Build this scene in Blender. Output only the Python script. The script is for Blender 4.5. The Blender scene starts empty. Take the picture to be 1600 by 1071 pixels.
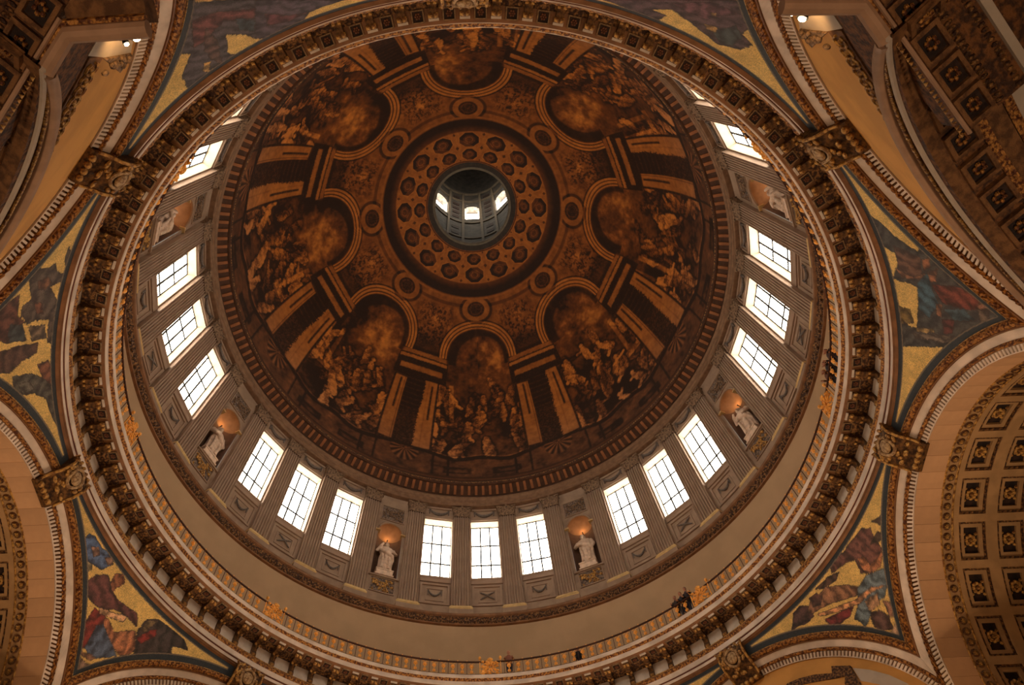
import bpy, bmesh, math, random
import numpy as np
from math import sin, cos, radians, pi, tan, asin, sqrt, atan2
from mathutils import Matrix, Vector

random.seed(7)
RNG = np.random.default_rng(11)
scene = bpy.context.scene
COL = scene.collection

# ------------------------------------------------------------------ camera
# plan angles: a = 0 is the far side of the rotunda (+y), growing towards +x
YAW = radians(0.86168)
cp, sp = cos(radians(62.42731)), sin(radians(62.42731))
cr, sr = cos(radians(-3.03729)), sin(radians(-3.03729))
F0 = Vector((0, cp, sp)); U0 = Vector((0, -sp, cp)); R0 = Vector((1, 0, 0))
Rv = R0 * cr + U0 * sr
Uv = R0 * (-sr) + U0 * cr
rot = Matrix.Rotation(-YAW, 3, 'Z')
Fv, Rv, Uv = rot @ F0, rot @ Rv, rot @ Uv
cpos = rot @ Vector((0.19943, -15.65747, 1.6))
cam_d = bpy.data.cameras.new('camera')
cam = bpy.data.objects.new('camera', cam_d)
COL.objects.link(cam)
cam.matrix_world = Matrix(((Rv.x, Uv.x, -Fv.x, cpos.x), (Rv.y, Uv.y, -Fv.y, cpos.y),
                           (Rv.z, Uv.z, -Fv.z, cpos.z), (0, 0, 0, 1)))
cam_d.sensor_fit = 'HORIZONTAL'
cam_d.sensor_width = 36.0
cam_d.lens = 1149.318 * 36.0 / 1600.0
cam_d.shift_x = 43.33 / 1600.0
cam_d.shift_y = 92.42 / 1600.0
cam_d.clip_end = 400
scene.camera = cam

# ------------------------------------------------------------------ world, exposure
SKY_GLASS = 12.0          # radiance of the daylit panes
LAMP_W = 90.0           # lamps on the pier ledges
FILL_W = 2000.0            # added fill lamps low on the piers, out of view
world = bpy.data.worlds.new('world')
scene.world = world
world.use_nodes = True
wb = world.node_tree.nodes['Background']
wb.inputs[0].default_value = (1.0, .90, .76, 1)
wb.inputs[1].default_value = .3
vs = scene.view_settings
vs.view_transform = 'Standard'
vs.look = 'None'
vs.gamma = 1.0
vs.use_curve_mapping = False
vs.exposure = 0.36
scene.cycles.use_denoising = True
scene.cycles.max_bounces = 8
scene.cycles.diffuse_bounces = 4
scene.cycles.sample_clamp_indirect = 6.0


# ------------------------------------------------------------------ helpers
def P(r, adeg, z):
    a = radians(adeg)
    return (r * sin(a), r * cos(a), z)


def raw_mesh(name, verts, faces, mats=None, smooth=False, fm=None):
    me = bpy.data.meshes.new(name)
    me.from_pydata([tuple(map(float, v)) for v in verts], [], [tuple(int(i) for i in f) for f in faces])
    if mats is not None:
        for m in (mats if isinstance(mats, (list, tuple)) else [mats]):
            me.materials.append(m)
    if fm is not None:
        me.polygons.foreach_set('material_index', fm)
    if smooth:
        me.polygons.foreach_set('use_smooth', [True] * len(me.polygons))
    me.update()
    return me


def link(name, data, parent=None, loc=None, rotz=None, mw=None):
    o = bpy.data.objects.new(name, data)
    COL.objects.link(o)
    if parent is not None:
        o.parent = parent
    if loc is not None:
        o.location = loc
    if rotz is not None:
        o.rotation_euler = (0, 0, rotz)
    if mw is not None:
        o.matrix_basis = mw
    return o


def tag(o, label=None, cat=None, group=None, kind=None):
    if label: o['label'] = label
    if cat: o['category'] = cat
    if group: o['group'] = group
    if kind: o['kind'] = kind
    return o


def empty(name, loc=(0, 0, 0), rotz=0.0):
    o = bpy.data.objects.new(name, None)
    COL.objects.link(o)
    o.empty_display_size = 0.1
    o.location = loc
    o.rotation_euler = (0, 0, rotz)
    return o


class MB:
    """collects simple solids, builds one mesh"""
    def __init__(s):
        s.v, s.f, s.m = [], [], []

    def add(s, verts, faces, mi=0):
        b = len(s.v)
        s.v += [tuple(p) for p in verts]
        s.f += [tuple(b + i for i in f) for f in faces]
        s.m += [mi] * len(faces)
        return s

    def box(s, x0, x1, y0, y1, z0, z1, mi=0):
        v = [(x, y, z) for z in (z0, z1) for y in (y0, y1) for x in (x0, x1)]
        return s.add(v, [(0, 2, 3, 1), (4, 5, 7, 6), (0, 1, 5, 4), (2, 6, 7, 3), (0, 4, 6, 2), (1, 3, 7, 5)], mi)

    def tube(s, pts, rad, n=8, mi=0, cap=True):
        pts = [Vector(p) for p in pts]
        rads = rad if isinstance(rad, (list, tuple)) else [rad] * len(pts)
        b = len(s.v)
        up = Vector((0, 0, 1))
        for i, p in enumerate(pts):
            d = (pts[min(i + 1, len(pts) - 1)] - pts[max(i - 1, 0)]).normalized()
            u = up if abs(d.dot(up)) < .95 else Vector((1, 0, 0))
            e1 = d.cross(u).normalized(); e2 = d.cross(e1)
            for k in range(n):
                q = p + (e1 * cos(2 * pi * k / n) + e2 * sin(2 * pi * k / n)) * rads[i]
                s.v.append(tuple(q))
        for i in range(len(pts) - 1):
            for k in range(n):
                s.f.append((b + i * n + k, b + i * n + (k + 1) % n, b + (i + 1) * n + (k + 1) % n, b + (i + 1) * n + k)); s.m.append(mi)
        if cap:
            s.f.append(tuple(b + k for k in range(n))); s.m.append(mi)
            e = b + (len(pts) - 1) * n
            s.f.append(tuple(e + k for k in reversed(range(n)))); s.m.append(mi)
        return s

    def ball(s, c, rx, ry=None, rz=None, n=8, m=6, mi=0, rotm=None):
        ry = rx if ry is None else ry
        rz = rx if rz is None else rz
        b = len(s.v)
        for j in range(m + 1):
            ph = pi * j / m
            for k in range(n):
                q = Vector((rx * sin(ph) * cos(2 * pi * k / n), ry * sin(ph) * sin(2 * pi * k / n), rz * cos(ph)))
                if rotm is not None:
                    q = rotm @ q
                s.v.append((c[0] + q.x, c[1] + q.y, c[2] + q.z))
        for j in range(m):
            for k in range(n):
                s.f.append((b + j * n + k, b + (j + 1) * n + k, b + (j + 1) * n + (k + 1) % n, b + j * n + (k + 1) % n)); s.m.append(mi)
        return s

    def prism(s, poly, axis, lo, hi, mi=0):
        """extrude 2-D polygon along axis ('x': poly is (y,z); 'y': poly is (x,z); 'z': poly is (x,y))"""
        f = {'x': lambda p, h: (h, p[0], p[1]), 'y': lambda p, h: (p[0], h, p[1]), 'z': lambda p, h: (p[0], p[1], h)}[axis]
        n = len(poly)
        v = [f(p, lo) for p in poly] + [f(p, hi) for p in poly]
        fc = [tuple(range(n)), tuple(range(2 * n - 1, n - 1, -1))] + [(i, i + n, (i + 1) % n + n, (i + 1) % n) for i in range(n)]
        return s.add(v, fc, mi)

    def mesh(s, name, mats, smooth=False):
        return raw_mesh(name, s.v, s.f, mats, smooth, s.m)


def lathe_mesh(name, prof, mats, n=384, a0=0.0, a1=360.0, closed=True, smooth=False, rfun=None):
    """revolve a list of (r, z) about the rotunda axis"""
    full = abs(a1 - a0 - 360) < 1e-6
    cnt = n if full else n + 1
    k = len(prof)
    A = np.radians(a0 + (a1 - a0) * np.arange(cnt) / n)
    V = np.zeros((cnt, k, 3))
    for j, (r, z) in enumerate(prof):
        rr = np.full(cnt, r, float)
        if rfun is not None:
            rr = rr + rfun(j, np.degrees(A))
        V[:, j, 0] = rr * np.sin(A); V[:, j, 1] = rr * np.cos(A); V[:, j, 2] = z
    faces = []
    kk = k if closed else k - 1
    for i in range(n):
        i2 = (i + 1) % cnt
        for j in range(kk):
            j2 = (j + 1) % k
            faces.append((i * k + j, i2 * k + j, i2 * k + j2, i * k + j2))
    if closed and not full:
        faces.append(tuple(range(k)))
        faces.append(tuple((cnt - 1) * k + j for j in reversed(range(k))))
    return raw_mesh(name, V.reshape(-1, 3), faces, mats, smooth)


def grid_mesh(name, V, mat, col=None, smooth=True, wrap=False):
    """V: (rows, cols, 3) array -> mesh, optional float colour per point"""
    nr, nc = V.shape[:2]
    me = bpy.data.meshes.new(name)
    me.vertices.add(nr * nc)
    me.vertices.foreach_set('co', V.reshape(-1).astype(np.float32))
    cc = nc if wrap else nc - 1
    I, J = np.meshgrid(np.arange(nr - 1), np.arange(cc), indexing='ij')
    J2 = (J + 1) % nc
    q = np.stack([I * nc + J, I * nc + J2, (I + 1) * nc + J2, (I + 1) * nc + J], -1).reshape(-1, 4)
    me.loops.add(q.size)
    me.loops.foreach_set('vertex_index', q.reshape(-1).astype(np.int32))
    me.polygons.add(len(q))
    me.polygons.foreach_set('loop_start', (np.arange(len(q)) * 4).astype(np.int32))
    if smooth:
        me.polygons.foreach_set('use_smooth', np.ones(len(q), dtype=bool))
    me.materials.append(mat)
    me.update(calc_edges=True)
    if col is not None:
        at = me.color_attributes.new('paint', 'FLOAT_COLOR', 'POINT')
        at.data.foreach_set('color', col.reshape(-1).astype(np.float32))
    me.validate()
    return me


# ------------------------------------------------------------------ materials
def lin(h):
    c = [int(h[i:i + 2], 16) / 255 for i in (0, 2, 4)]
    return tuple(x / 12.92 if x < .04045 else ((x + .055) / 1.055) ** 2.4 for x in c)


def mat(name, color, rough=.75, metal=0.0, var=.18, scale=2.5, bump=.15, bscale=30.0, color2=None, objvar=0.0, ramp=(.4, .6), spec=.3):
    m = bpy.data.materials.new(name)
    m.use_nodes = True
    nt = m.node_tree; N = nt.nodes; L = nt.links
    b = N['Principled BSDF']
    b.inputs['Roughness'].default_value = rough
    b.inputs['Metallic'].default_value = metal
    b.inputs['Specular IOR Level'].default_value = spec
    tc = N.new('ShaderNodeTexCoord')
    nz = N.new('ShaderNodeTexNoise'); nz.inputs['Scale'].default_value = scale; nz.inputs['Detail'].default_value = 5
    L.new(tc.outputs['Object'], nz.inputs['Vector'])
    rp = N.new('ShaderNodeValToRGB')
    c2 = color2 if color2 else tuple(c * (1 - 2 * var) for c in color)
    rp.color_ramp.elements[0].color = (*c2, 1); rp.color_ramp.elements[0].position = ramp[0]
    rp.color_ramp.elements[1].color = (*color, 1); rp.color_ramp.elements[1].position = ramp[1]
    L.new(nz.outputs['Fac'], rp.inputs['Fac'])
    out = rp.outputs['Color']
    if objvar:
        oi = N.new('ShaderNodeObjectInfo')
        mr = N.new('ShaderNodeMapRange'); mr.inputs['To Min'].default_value = 1 - objvar; mr.inputs['To Max'].default_value = 1 + objvar * .4
        L.new(oi.outputs['Random'], mr.inputs['Value'])
        mx = N.new('ShaderNodeVectorMath'); mx.operation = 'SCALE'
        L.new(out, mx.inputs[0]); L.new(mr.outputs['Result'], mx.inputs['Scale'])
        out = mx.outputs['Vector']
    L.new(out, b.inputs['Base Color'])
    if bump:
        n2 = N.new('ShaderNodeTexNoise'); n2.inputs['Scale'].default_value = bscale; n2.inputs['Detail'].default_value = 3
        L.new(tc.outputs['Object'], n2.inputs['Vector'])
        bp = N.new('ShaderNodeBump'); bp.inputs['Strength'].default_value = bump; bp.inputs['Distance'].default_value = .05
        L.new(n2.outputs['Fac'], bp.inputs['Height']); L.new(bp.outputs['Normal'], b.inputs['Normal'])
    return m


def emit(name, color, strength):
    m = bpy.data.materials.new(name); m.use_nodes = True
    nt = m.node_tree
    for n in list(nt.nodes):
        nt.nodes.remove(n)
    e = nt.nodes.new('ShaderNodeEmission'); e.inputs[0].default_value = (*color, 1); e.inputs[1].default_value = strength
    o = nt.nodes.new('ShaderNodeOutputMaterial'); nt.links.new(e.outputs[0], o.inputs[0])
    return m


def paint_mat(name, rough, gold=False):
    m = bpy.data.materials.new(name); m.use_nodes = True
    nt = m.node_tree; N = nt.nodes; L = nt.links
    b = N['Principled BSDF']; b.inputs['Roughness'].default_value = rough
    at = N.new('ShaderNodeAttribute'); at.attribute_name = 'paint'
    tc = N.new('ShaderNodeTexCoord')
    nz = N.new('ShaderNodeTexNoise'); nz.inputs['Scale'].default_value = 26 if gold else 3.0; nz.inputs['Detail'].default_value = 4
    L.new(tc.outputs['Object'], nz.inputs['Vector'])
    mr = N.new('ShaderNodeMapRange'); mr.inputs['To Min'].default_value = .6 if gold else .82; mr.inputs['To Max'].default_value = 1.35 if gold else 1.18
    mr.inputs['From Min'].default_value = .3; mr.inputs['From Max'].default_value = .7
    L.new(nz.outputs['Fac'], mr.inputs['Value'])
    mx = N.new('ShaderNodeVectorMath'); mx.operation = 'SCALE'
    L.new(at.outputs['Color'], mx.inputs[0]); L.new(mr.outputs['Result'], mx.inputs['Scale'])
    L.new(mx.outputs['Vector'], b.inputs['Base Color'])
    if gold:
        L.new(at.outputs['Alpha'], b.inputs['Metallic'])
        vo = N.new('ShaderNodeTexVoronoi'); vo.inputs['Scale'].default_value = 55
        L.new(tc.outputs['Object'], vo.inputs['Vector'])
        bp = N.new('ShaderNodeBump'); bp.inputs['Strength'].default_value = .5; bp.inputs['Distance'].default_value = .04
        L.new(vo.outputs['Distance'], bp.inputs['Height']); L.new(bp.outputs['Normal'], b.inputs['Normal'])
    return m


M = {}
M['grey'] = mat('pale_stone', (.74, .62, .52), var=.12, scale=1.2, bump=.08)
M['white'] = mat('frieze_stone', (.68, .60, .52), var=.08, bump=.05)
M['beige'] = mat('gallery_plaster', (.43, .285, .165), var=.05, scale=.6, bump=.04, rough=.85)
M['drum'] = mat('drum_stone', (.34, .235, .165), var=.1, scale=1.5, bump=.08)
M['drum_dark'] = mat('drum_relief', (.24, .17, .13), color2=(.06, .045, .04), scale=9, bump=.8, bscale=22)
M['swag'] = mat('swag_stone', (.17, .14, .125), var=.2, scale=12, bump=.5)
M['shaft'] = mat('pilaster_stone', (.36, .25, .18), var=.08, scale=1.0, bump=.05)
M['entab'] = mat('brown_entablature', (.22, .125, .072), var=.12, scale=3, bump=.15)
M['cap'] = mat('capital_stone', (.28, .18, .11), color2=(.09, .055, .035), scale=10, bump=.5)
M['gilt_base'] = mat('gilded_base', (.80, .58, .27), rough=.45, metal=.35, var=.1, bump=.1)
M['reveal'] = mat('reveal_stone_lit', (.66, .55, .42), var=.05, bump=.04)  # drum stone made paler, daylight near the panes put into the colour
M['carved'] = mat('carved_gilt_red', (.50, .235, .06), rough=.5, metal=.35, color2=(.10, .032, .014), scale=11, bump=1.0, bscale=16, ramp=(.42, .6))
M['carved_dark'] = mat('carved_dark', (.30, .15, .05), rough=.55, metal=.25, color2=(.045, .02, .012), scale=10, bump=1.0, bscale=16, ramp=(.45, .65))
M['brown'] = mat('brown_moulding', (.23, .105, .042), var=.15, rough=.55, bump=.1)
M['redline'] = mat('red_paint', (.13, .04, .022), var=.1)
M['bronze'] = mat('dark_bronze', (.30, .19, .10), rough=.5, metal=.5, var=.2, scale=8, bump=.4)
M['console'] = mat('console_gilt', (.20, .095, .026), rough=.5, metal=.3, color2=(.035, .016, .008), scale=7, bump=.6, ramp=(.38, .66))
M['gold'] = mat('gilt', (1.0, .46, .09), rough=.3, metal=.4, var=.12, scale=12, bump=.3)
M['goldm'] = mat('old_gilt', (.62, .36, .10), rough=.42, metal=.25, color2=(.20, .09, .03), scale=9, bump=.6)
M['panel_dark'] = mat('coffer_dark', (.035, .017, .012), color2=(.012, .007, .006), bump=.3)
M['rail'] = mat('wrought_iron', (.09, .035, .02), rough=.5, metal=.3, bump=.1)
M['soffit'] = mat('warm_ashlar', (.66, .40, .22), var=.08, scale=.9, bump=.08, objvar=.12)
M['soffit_d'] = mat('warm_ashlar_diagonal', (.66, .33, .085), var=.08, scale=.7, bump=.06)
M['ochre'] = mat('ochre_plaster', (.44, .27, .125), var=.1, scale=1.5, bump=.08)
M['ochre_mid'] = mat('ochre_dimmed', (.22, .105, .04), color2=(.10, .045, .018), scale=5, bump=.5)  # ochre darkened in its colour, standing in for dim light in corner bays
M['ochre_dark'] = mat('ochre_carved', (.19, .078, .024), color2=(.05, .022, .012), scale=7, bump=.8, bscale=14)
M['pink'] = mat('pinkish_stone', (.42, .26, .165), var=.08, bump=.05)
M['off_white'] = mat('whitewash', (.50, .42, .34), var=.05, bump=.03)
M['statue'] = mat('statue_marble', (.72, .54, .41), var=.12, scale=4, bump=.15)
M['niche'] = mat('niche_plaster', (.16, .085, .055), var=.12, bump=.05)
M['dentil'] = mat('red_dentil', (.28, .105, .036), var=.12, scale=4, bump=.15)
M['dentil_bed'] = mat('dark_red_bed', (.07, .028, .013), var=.15, bump=.15)
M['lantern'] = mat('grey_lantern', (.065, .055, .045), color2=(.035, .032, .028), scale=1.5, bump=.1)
M['lantern_rib'] = mat('lantern_rib', (.11, .085, .058), var=.1, bump=.05)
M['lip'] = mat('oculus_lip', (.16, .14, .105), var=.1, bump=.05)
M['iron'] = mat('leading', (.015, .015, .017), bump=0, var=.05)
M['floor'] = mat('marble_floor', (.30, .26, .22), var=.3, scale=.5, bump=0)
M['blue'] = mat('blue_border', (.045, .075, .105), color2=(.03, .05, .07), scale=6, bump=.2)
M['glass'] = emit('daylit_glass', (1.0, .88, .72), SKY_GLASS)
M['lamp'] = emit('lamp_glass', (1.0, .75, .42), 30.0)
M['black'] = mat('black_metal', (.02, .02, .02), rough=.4, bump=0)


# ------------------------------------------------------------------ lamps on the eight pier ledges
lamp_body = MB()
for dx, sc in ((-.10, 1.0), (.14, .6)):
    lamp_body.tube([(dx, .12, .06), (dx, .0, .04), (dx, -.12, .0)], [.05 * sc, .09 * sc, .11 * sc], n=10)
lamp_body.box(-.2, .2, -.04, .10, -.06, -.02)
lamp_body_me = lamp_body.mesh('spotlight_body', M['black'])
lamp_glass_me = {}
for sc in (1.0, .62):
    lamp_glass_me[sc] = MB().ball((0, -.13, -.005), .075 * sc, .05 * sc, .075 * sc, n=12, m=8).mesh('lens', M['lamp'])
PIER = {22.5: 'far right pier below the frame', 67.5: 'lower right pier', 112.5: 'right pier', 157.5: 'upper right pier, beside its white block',
        -22.5: 'far left pier below the frame', -67.5: 'lower left pier', -112.5: 'left pier', -157.5: 'upper left pier, the brighter lit one'}
for k in range(8):
    a = -157.5 + 45 * k
    o = tag(empty('spotlight', P(16.88, a, 17.5), -radians(a)), 'small black twin spotlight on the ledge of the ' + PIER[a], 'spotlight', 'pier spotlights')
    link('housing', lamp_body_me, o)
    link('lens', lamp_glass_me[1.0], o, (-.10, 0, 0))
    link('lens', lamp_glass_me[.62], o, (.14, 0, 0))
    ld = bpy.data.lights.new('spotlight_light', 'SPOT')
    ld.energy = LAMP_W; ld.color = (1.0, .55, .2); ld.spot_size = radians(165); ld.spot_blend = .5; ld.shadow_soft_size = .25
    lo = link('lamp_beam', ld, o, (0, -.25, .35))
    lo.rotation_euler = (radians(180 - 12), 0, 0)

# fill lamps added low on the piers to brighten arches and cornice from below
fill_me = MB().box(-.22, .22, -.30, .30, -.06, .0).tube([(0, -.1, 0), (0, -.1, .2), (0, -.12, .34)], [.08, .15, .24], n=12).mesh('housing', M['black'])
fill_lens_me = MB().tube([(0, -.12, .325), (0, -.12, .35)], .2, n=12).mesh('lens', M['lamp'])
for k in range(8):
    a = -157.5 + 45 * k
    o = tag(empty('added_fill_lamp', P(17.3, a, 7.0), -radians(a)), 'added fill lamp, out of view, low on the ' + PIER[a].split(',')[0], 'added_fill_lamp', 'added fill lamps')
    link('housing', fill_me, o); link('lens', fill_lens_me, o)
    ld = bpy.data.lights.new('fill_light', 'SPOT')
    ld.energy = FILL_W * (.30 if abs(a) > 150 else .55 if abs(a) > 100 else 1.1); ld.color = (1.0, .66, .41); ld.spot_size = radians(120); ld.spot_blend = .8; ld.shadow_soft_size = .3
    lo = link('fill_beam', ld, o, (0, -.4, .5)); lo.rotation_euler = (radians(180 + 22), 0, 0)

# ------------------------------------------------------------------ floor and outer walls of the church
fl = link('floor', MB().box(-46, 46, -46, 46, -.4, 0).mesh('floor', M['floor']))
tag(fl, 'dark marble church floor far below the dome', 'floor', kind='structure')
ow = link('wall_outer', lathe_mesh('wall_outer', [(44, 0), (44, 30.2), (45, 30.2), (45, 0)], M['ochre'], n=64))
tag(ow, 'plain outer church wall beyond the arches', 'wall', kind='structure')
orf = link('ceiling_aisle', lathe_mesh('ceiling_aisle', [(18.6, 29.9), (44.5, 29.9), (44.5, 30.3), (18.6, 30.3)], M['ochre'], n=64))
tag(orf, 'plain ceiling over the aisles behind the arches', 'ceiling', kind='structure')


# ------------------------------------------------------------------ painted dome
DA, DB, DZ = 16.5, 21.85, 49.5


def vnoise(x, y, seed, px=None):
    rs = np.random.default_rng(seed)
    n = 256
    g = rs.random((n, n))
    xi = np.floor(x).astype(int); yi = np.floor(y).astype(int)
    fx = x - xi; fy = y - yi
    fx = fx * fx * (3 - 2 * fx); fy = fy * fy * (3 - 2 * fy)
    m = px if px else n
    a = g[(xi % m) % n, yi % n]; b = g[((xi + 1) % m) % n, yi % n]; c = g[(xi % m) % n, (yi + 1) % n]; d = g[((xi + 1) % m) % n, (yi + 1) % n]
    return (a * (1 - fx) + b * fx) * (1 - fy) + (c * (1 - fx) + d * fx) * fy


def fbm(x, y, seed, o=4):
    s = 0; w = 0
    for i in range(o):
        s = s + vnoise(x * 2 ** i, y * 2 ** i, seed + i) * .5 ** i; w += .5 ** i
    return s / w


def ss(a, b, x):
    t = np.clip((x - a) / (b - a), 0, 1)
    return t * t * (3 - 2 * t)


def band(x, a, b, e=.25):
    return ss(a - e, a + e, x) * (1 - ss(b - e, b + e, x))


def capsule(X, Y, p, q, r):
    px, py = p; qx, qy = q
    dx, dy = qx - px, qy - py
    h = np.clip(((X - px) * dx + (Y - py) * dy) / (dx * dx + dy * dy + 1e-9), 0, 1)
    return np.hypot(X - px - h * dx, Y - py - h * dy) - r


def paint_dome(TH, T):
    loc = (TH + 22.5) % 45 - 22.5
    sec = np.floor((TH + 22.5) / 45).astype(int) % 8
    pl = TH % 45 - 22.5
    ct = np.cos(np.radians(T))
    X = loc * ct * 16.5 * .01745          # metres across
    Y = T * .34                           # metres up, roughly
    n1 = fbm(TH * .35, T * .5, 3); n2 = fbm(TH * 1.1, T * 1.5, 17); n3 = fbm(TH * 2.6, T * 3.2, 31, 3)
    # scenes
    L = .20 + .34 * (n1 - .35) + .22 * (n2 - .5)
    rs = np.random.default_rng(5)
    for s in range(8):
        m = sec == s
        x = X[m]; y = Y[m]; l = L[m]; tt = T[m]
        cx, cy = rs.uniform(-1.5, 1.5), rs.uniform(12.5, 14)
        g = np.exp(-(((x - cx) / 2.2) ** 2 + ((y - cy) / 2.4) ** 2))
        l = l + .50 * g * (.75 + .5 * (n1[m] - .5))
        cl = np.exp(-(((x - rs.uniform(-2.6, 2.6)) / 1.2) ** 2 + ((y - 13.5) / 2.2) ** 2))
        l = l - .25 * cl
        # dark ground masses behind the figures
        for k in range(7):
            bx, by = rs.uniform(-4.2, 4.2), rs.uniform(3.5, 10.5)
            l = l - .16 * np.exp(-(((x - bx) / rs.uniform(.7, 1.6)) ** 2 + ((y - by) / rs.uniform(.5, 1.1)) ** 2))
        # draped figures
        for k in range(40):
            fx = rs.uniform(-4.5, 4.5); fy = 10.4 - k * .18 + rs.uniform(-.7, .7) - abs(fx) * .10
            h = rs.uniform(.8, 1.6); lean = rs.uniform(-.75, .75)
            hx, hy = fx + lean * h, fy + h * sqrt(max(.15, 1 - lean ** 2 * .7))
            wob = (n3[m] - .5) * .16
            d = capsule(x, y, (fx, fy), ((fx + hx) / 2, (fy + hy) / 2), .42 * h / 1.4) + wob
            d = np.minimum(d, capsule(x, y, ((fx + hx) / 2, (fy + hy) / 2), (hx, hy - .1), .30 * h / 1.4) + wob)
            ax = rs.uniform(-.9, .9); ay = rs.uniform(-.3, .7)
            d = np.minimum(d, capsule(x, y, (hx, hy - .2), (hx + ax, hy + ay), .11) + wob * .4)
            bx = rs.uniform(-.8, .8)
            d = np.minimum(d, capsule(x, y, (fx, fy), (fx + bx, fy - .55), .16) + wob * .4)
            d = np.minimum(d, np.hypot(x - hx, y - hy - .28) - .19)
            tone = rs.choice([.26, .34, .42, .50, .66])
            fold = .16 * np.sin((x * cos(lean * 3) + y * sin(lean * 3)) * 9 + n3[m] * 7)
            side = .18 * np.clip((x - (fx + hx) / 2) * rs.choice([-1, 1]) / .5, -1, 1)
            inside = 1 - ss(-.03, .06, d)
            edge = np.exp(-((d - .08) / .09) ** 2)
            l = l * (1 - inside) + inside * np.clip(tone + fold - side, .05, .9) - .13 * edge
        # painted buildings / steps on one side
        sx = rs.choice([-1, 1])
        q = band(x * sx, 2.0, 4.4, .05) * band(y, 6.4, 7.0, .04) + band(x * sx, 2.3, 2.7, .04) * band(y, 7.0, 11.0, .05) + band(x * sx, 3.5, 3.8, .04) * band(y, 7, 11, .05)
        l = l + .28 * q
        L[m] = l
    # plinth zone with its wavy dark ledge
    ledge = 8.6 + 2.3 * np.exp(-(pl / 6.0) ** 2) + .5 * np.cos(np.radians(loc * 24))
    plz = 1 - ss(ledge - .3, ledge + .3, T)
    pc = .30 + .30 * (n1 - .5) + .22 * (n2 - .5)
    pc = pc - .2 * band(np.abs(loc), 3, 11, .3) * band(T, 3.2, 5.4, .25) + .1 * band(np.abs(loc), 4, 10, .3) * band(T, 3.7, 4.6, .2)
    shell = np.hypot(pl * .29, (T - 8.6) * .34)
    sh = (1 - ss(1.15, 1.3, shell)) * (T < ledge)
    pc = pc * (1 - sh) + sh * (.30 + .2 * np.sin(np.arctan2(pl * .29, (9.2 - T) * .34) * 14))
    pc = pc - .22 * band(np.abs(pl), 8.2, 8.8, .15) - .22 * band(np.abs(pl), 12.6, 13.2, .15)
    L = L * (1 - plz) + pc * plz
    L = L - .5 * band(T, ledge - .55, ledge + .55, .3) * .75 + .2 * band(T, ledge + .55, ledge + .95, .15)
    L = np.where(T < 2.2, .20 + .12 * band(T, 1.0, 1.5, .1), L)
    # twin pilasters
    jag = (n3 - .5) * 1.6
    gap = band(pl, -9.2, 7.8, .15) * band(T, ledge + .2, 33, .2)
    L = L * (1 - gap) + gap * (.10 + .14 * (n3 - .45) + .07 * np.sin(T * 4))
    ped = (1 - ss(2.6, 3.2, np.hypot(pl * .29 + .3, (T - 13.5) * .34))) * gap
    L = L * (1 - ped) + ped * (.16 + .3 * (n3 - .5))
    p1 = band(pl, -8.5, -4.4 + .0 * jag, .12) * band(T, 10.8, 31.5, .2)
    p2 = band(pl, 2.0 + .8 * ss(18, 30, T) + jag, 7.1, .12) * band(T, 10.4, 32.5, .2)
    L = L * (1 - p1) + p1 * (.56 + .10 * (n2 - .5) - .42 * band(pl, -6.6, -5.9, .12) * band(T, 21, 31, .3) * (.6 + .8 * n3) - .28 * band(pl, -5.1, -4.9, .06))
    L = L * (1 - p2) + p2 * (.58 + .10 * (n2 - .5) - .42 * band(pl, 5.1, 5.8, .12) * band(T, 20, 31, .3) * (.6 + .8 * n3) - .2 * band(pl, 4.0, 4.2, .06))
    # entablature over the pilasters
    bow = T + .018 * pl ** 2 * .4
    en = band(np.abs(pl), -1, 10.2, .2) * band(bow, 32.6, 42.4, .2)
    L = L * (1 - en) + en * (.12 + .18 * (n3 - .5))
    for lo, hi, w, v in ((34.6, 36.3, 8.4, .52), (38.2, 39.2, 9.8, .58), (39.6, 40.9, 10.4, .50)):
        b2 = band(np.abs(pl), -1, w, .2) * band(bow + jag * .25, lo, hi, .15)
        L = L * (1 - b2) + b2 * (v + .1 * (n2 - .5))
    # upper zone: arches, foliage, roundels
    ex = loc * ct / cos(radians(41)) / 16.6
    e = np.hypot(ex, (T - 40) / 13.4)
    up = ss(41.5, 42.5, T) * (e > 1.0)
    base = .46 + .10 * (n1 - .5)
    fo = np.clip((n2 - .44) * 4 + (n3 - .5) * 2, 0, 1) * np.exp(-((np.abs(pl) / 9.5) ** 4)) * band(T, 44.5, 56.5, .8)
    base = base - .32 * fo + .28 * np.exp(-(np.hypot(pl * ct * .29, (T - 52.3) * .34) / .42) ** 2)
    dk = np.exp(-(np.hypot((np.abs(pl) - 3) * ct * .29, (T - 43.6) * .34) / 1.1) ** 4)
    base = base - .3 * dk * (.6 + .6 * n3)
    L = L * (1 - up) + base * up
    arc = (T > 40.5)
    ring = band(e, .80, 1.0, .008) * arc
    rv = .64 - .40 * band(e, .925, .95, .006) - .42 * band(e, .845, .875, .006) - .18 * band(e, .80, .815, .006)
    L = L * (1 - ring) + ring * rv
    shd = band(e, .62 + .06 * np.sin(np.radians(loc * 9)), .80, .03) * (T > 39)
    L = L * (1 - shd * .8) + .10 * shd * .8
    L = L - .3 * band(e, 1.0, 1.03, .01) * arc
    # curved line parallel to the crown ring
    L = L - .16 * band(T, 57.6, 58.6, .15) * up
    ro = np.hypot(loc / 8.2, (T - 57.1) / 3.75)
    rr = (1 - ss(.98, 1.03, ro))
    rin = 1 - ss(.60, .66, ro)
    L = L - .25 * band(ro, 1.0, 1.22, .05) * (T < 60)
    L = L * (1 - rr) + rr * (.50 * (1 - rin) + rin * (.16 + .3 * (n3 - .5) + .10 * band(ro, .38, .48, .04)))
    # crown rings
    L = np.where(T > 60.0, .50, L)
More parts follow.
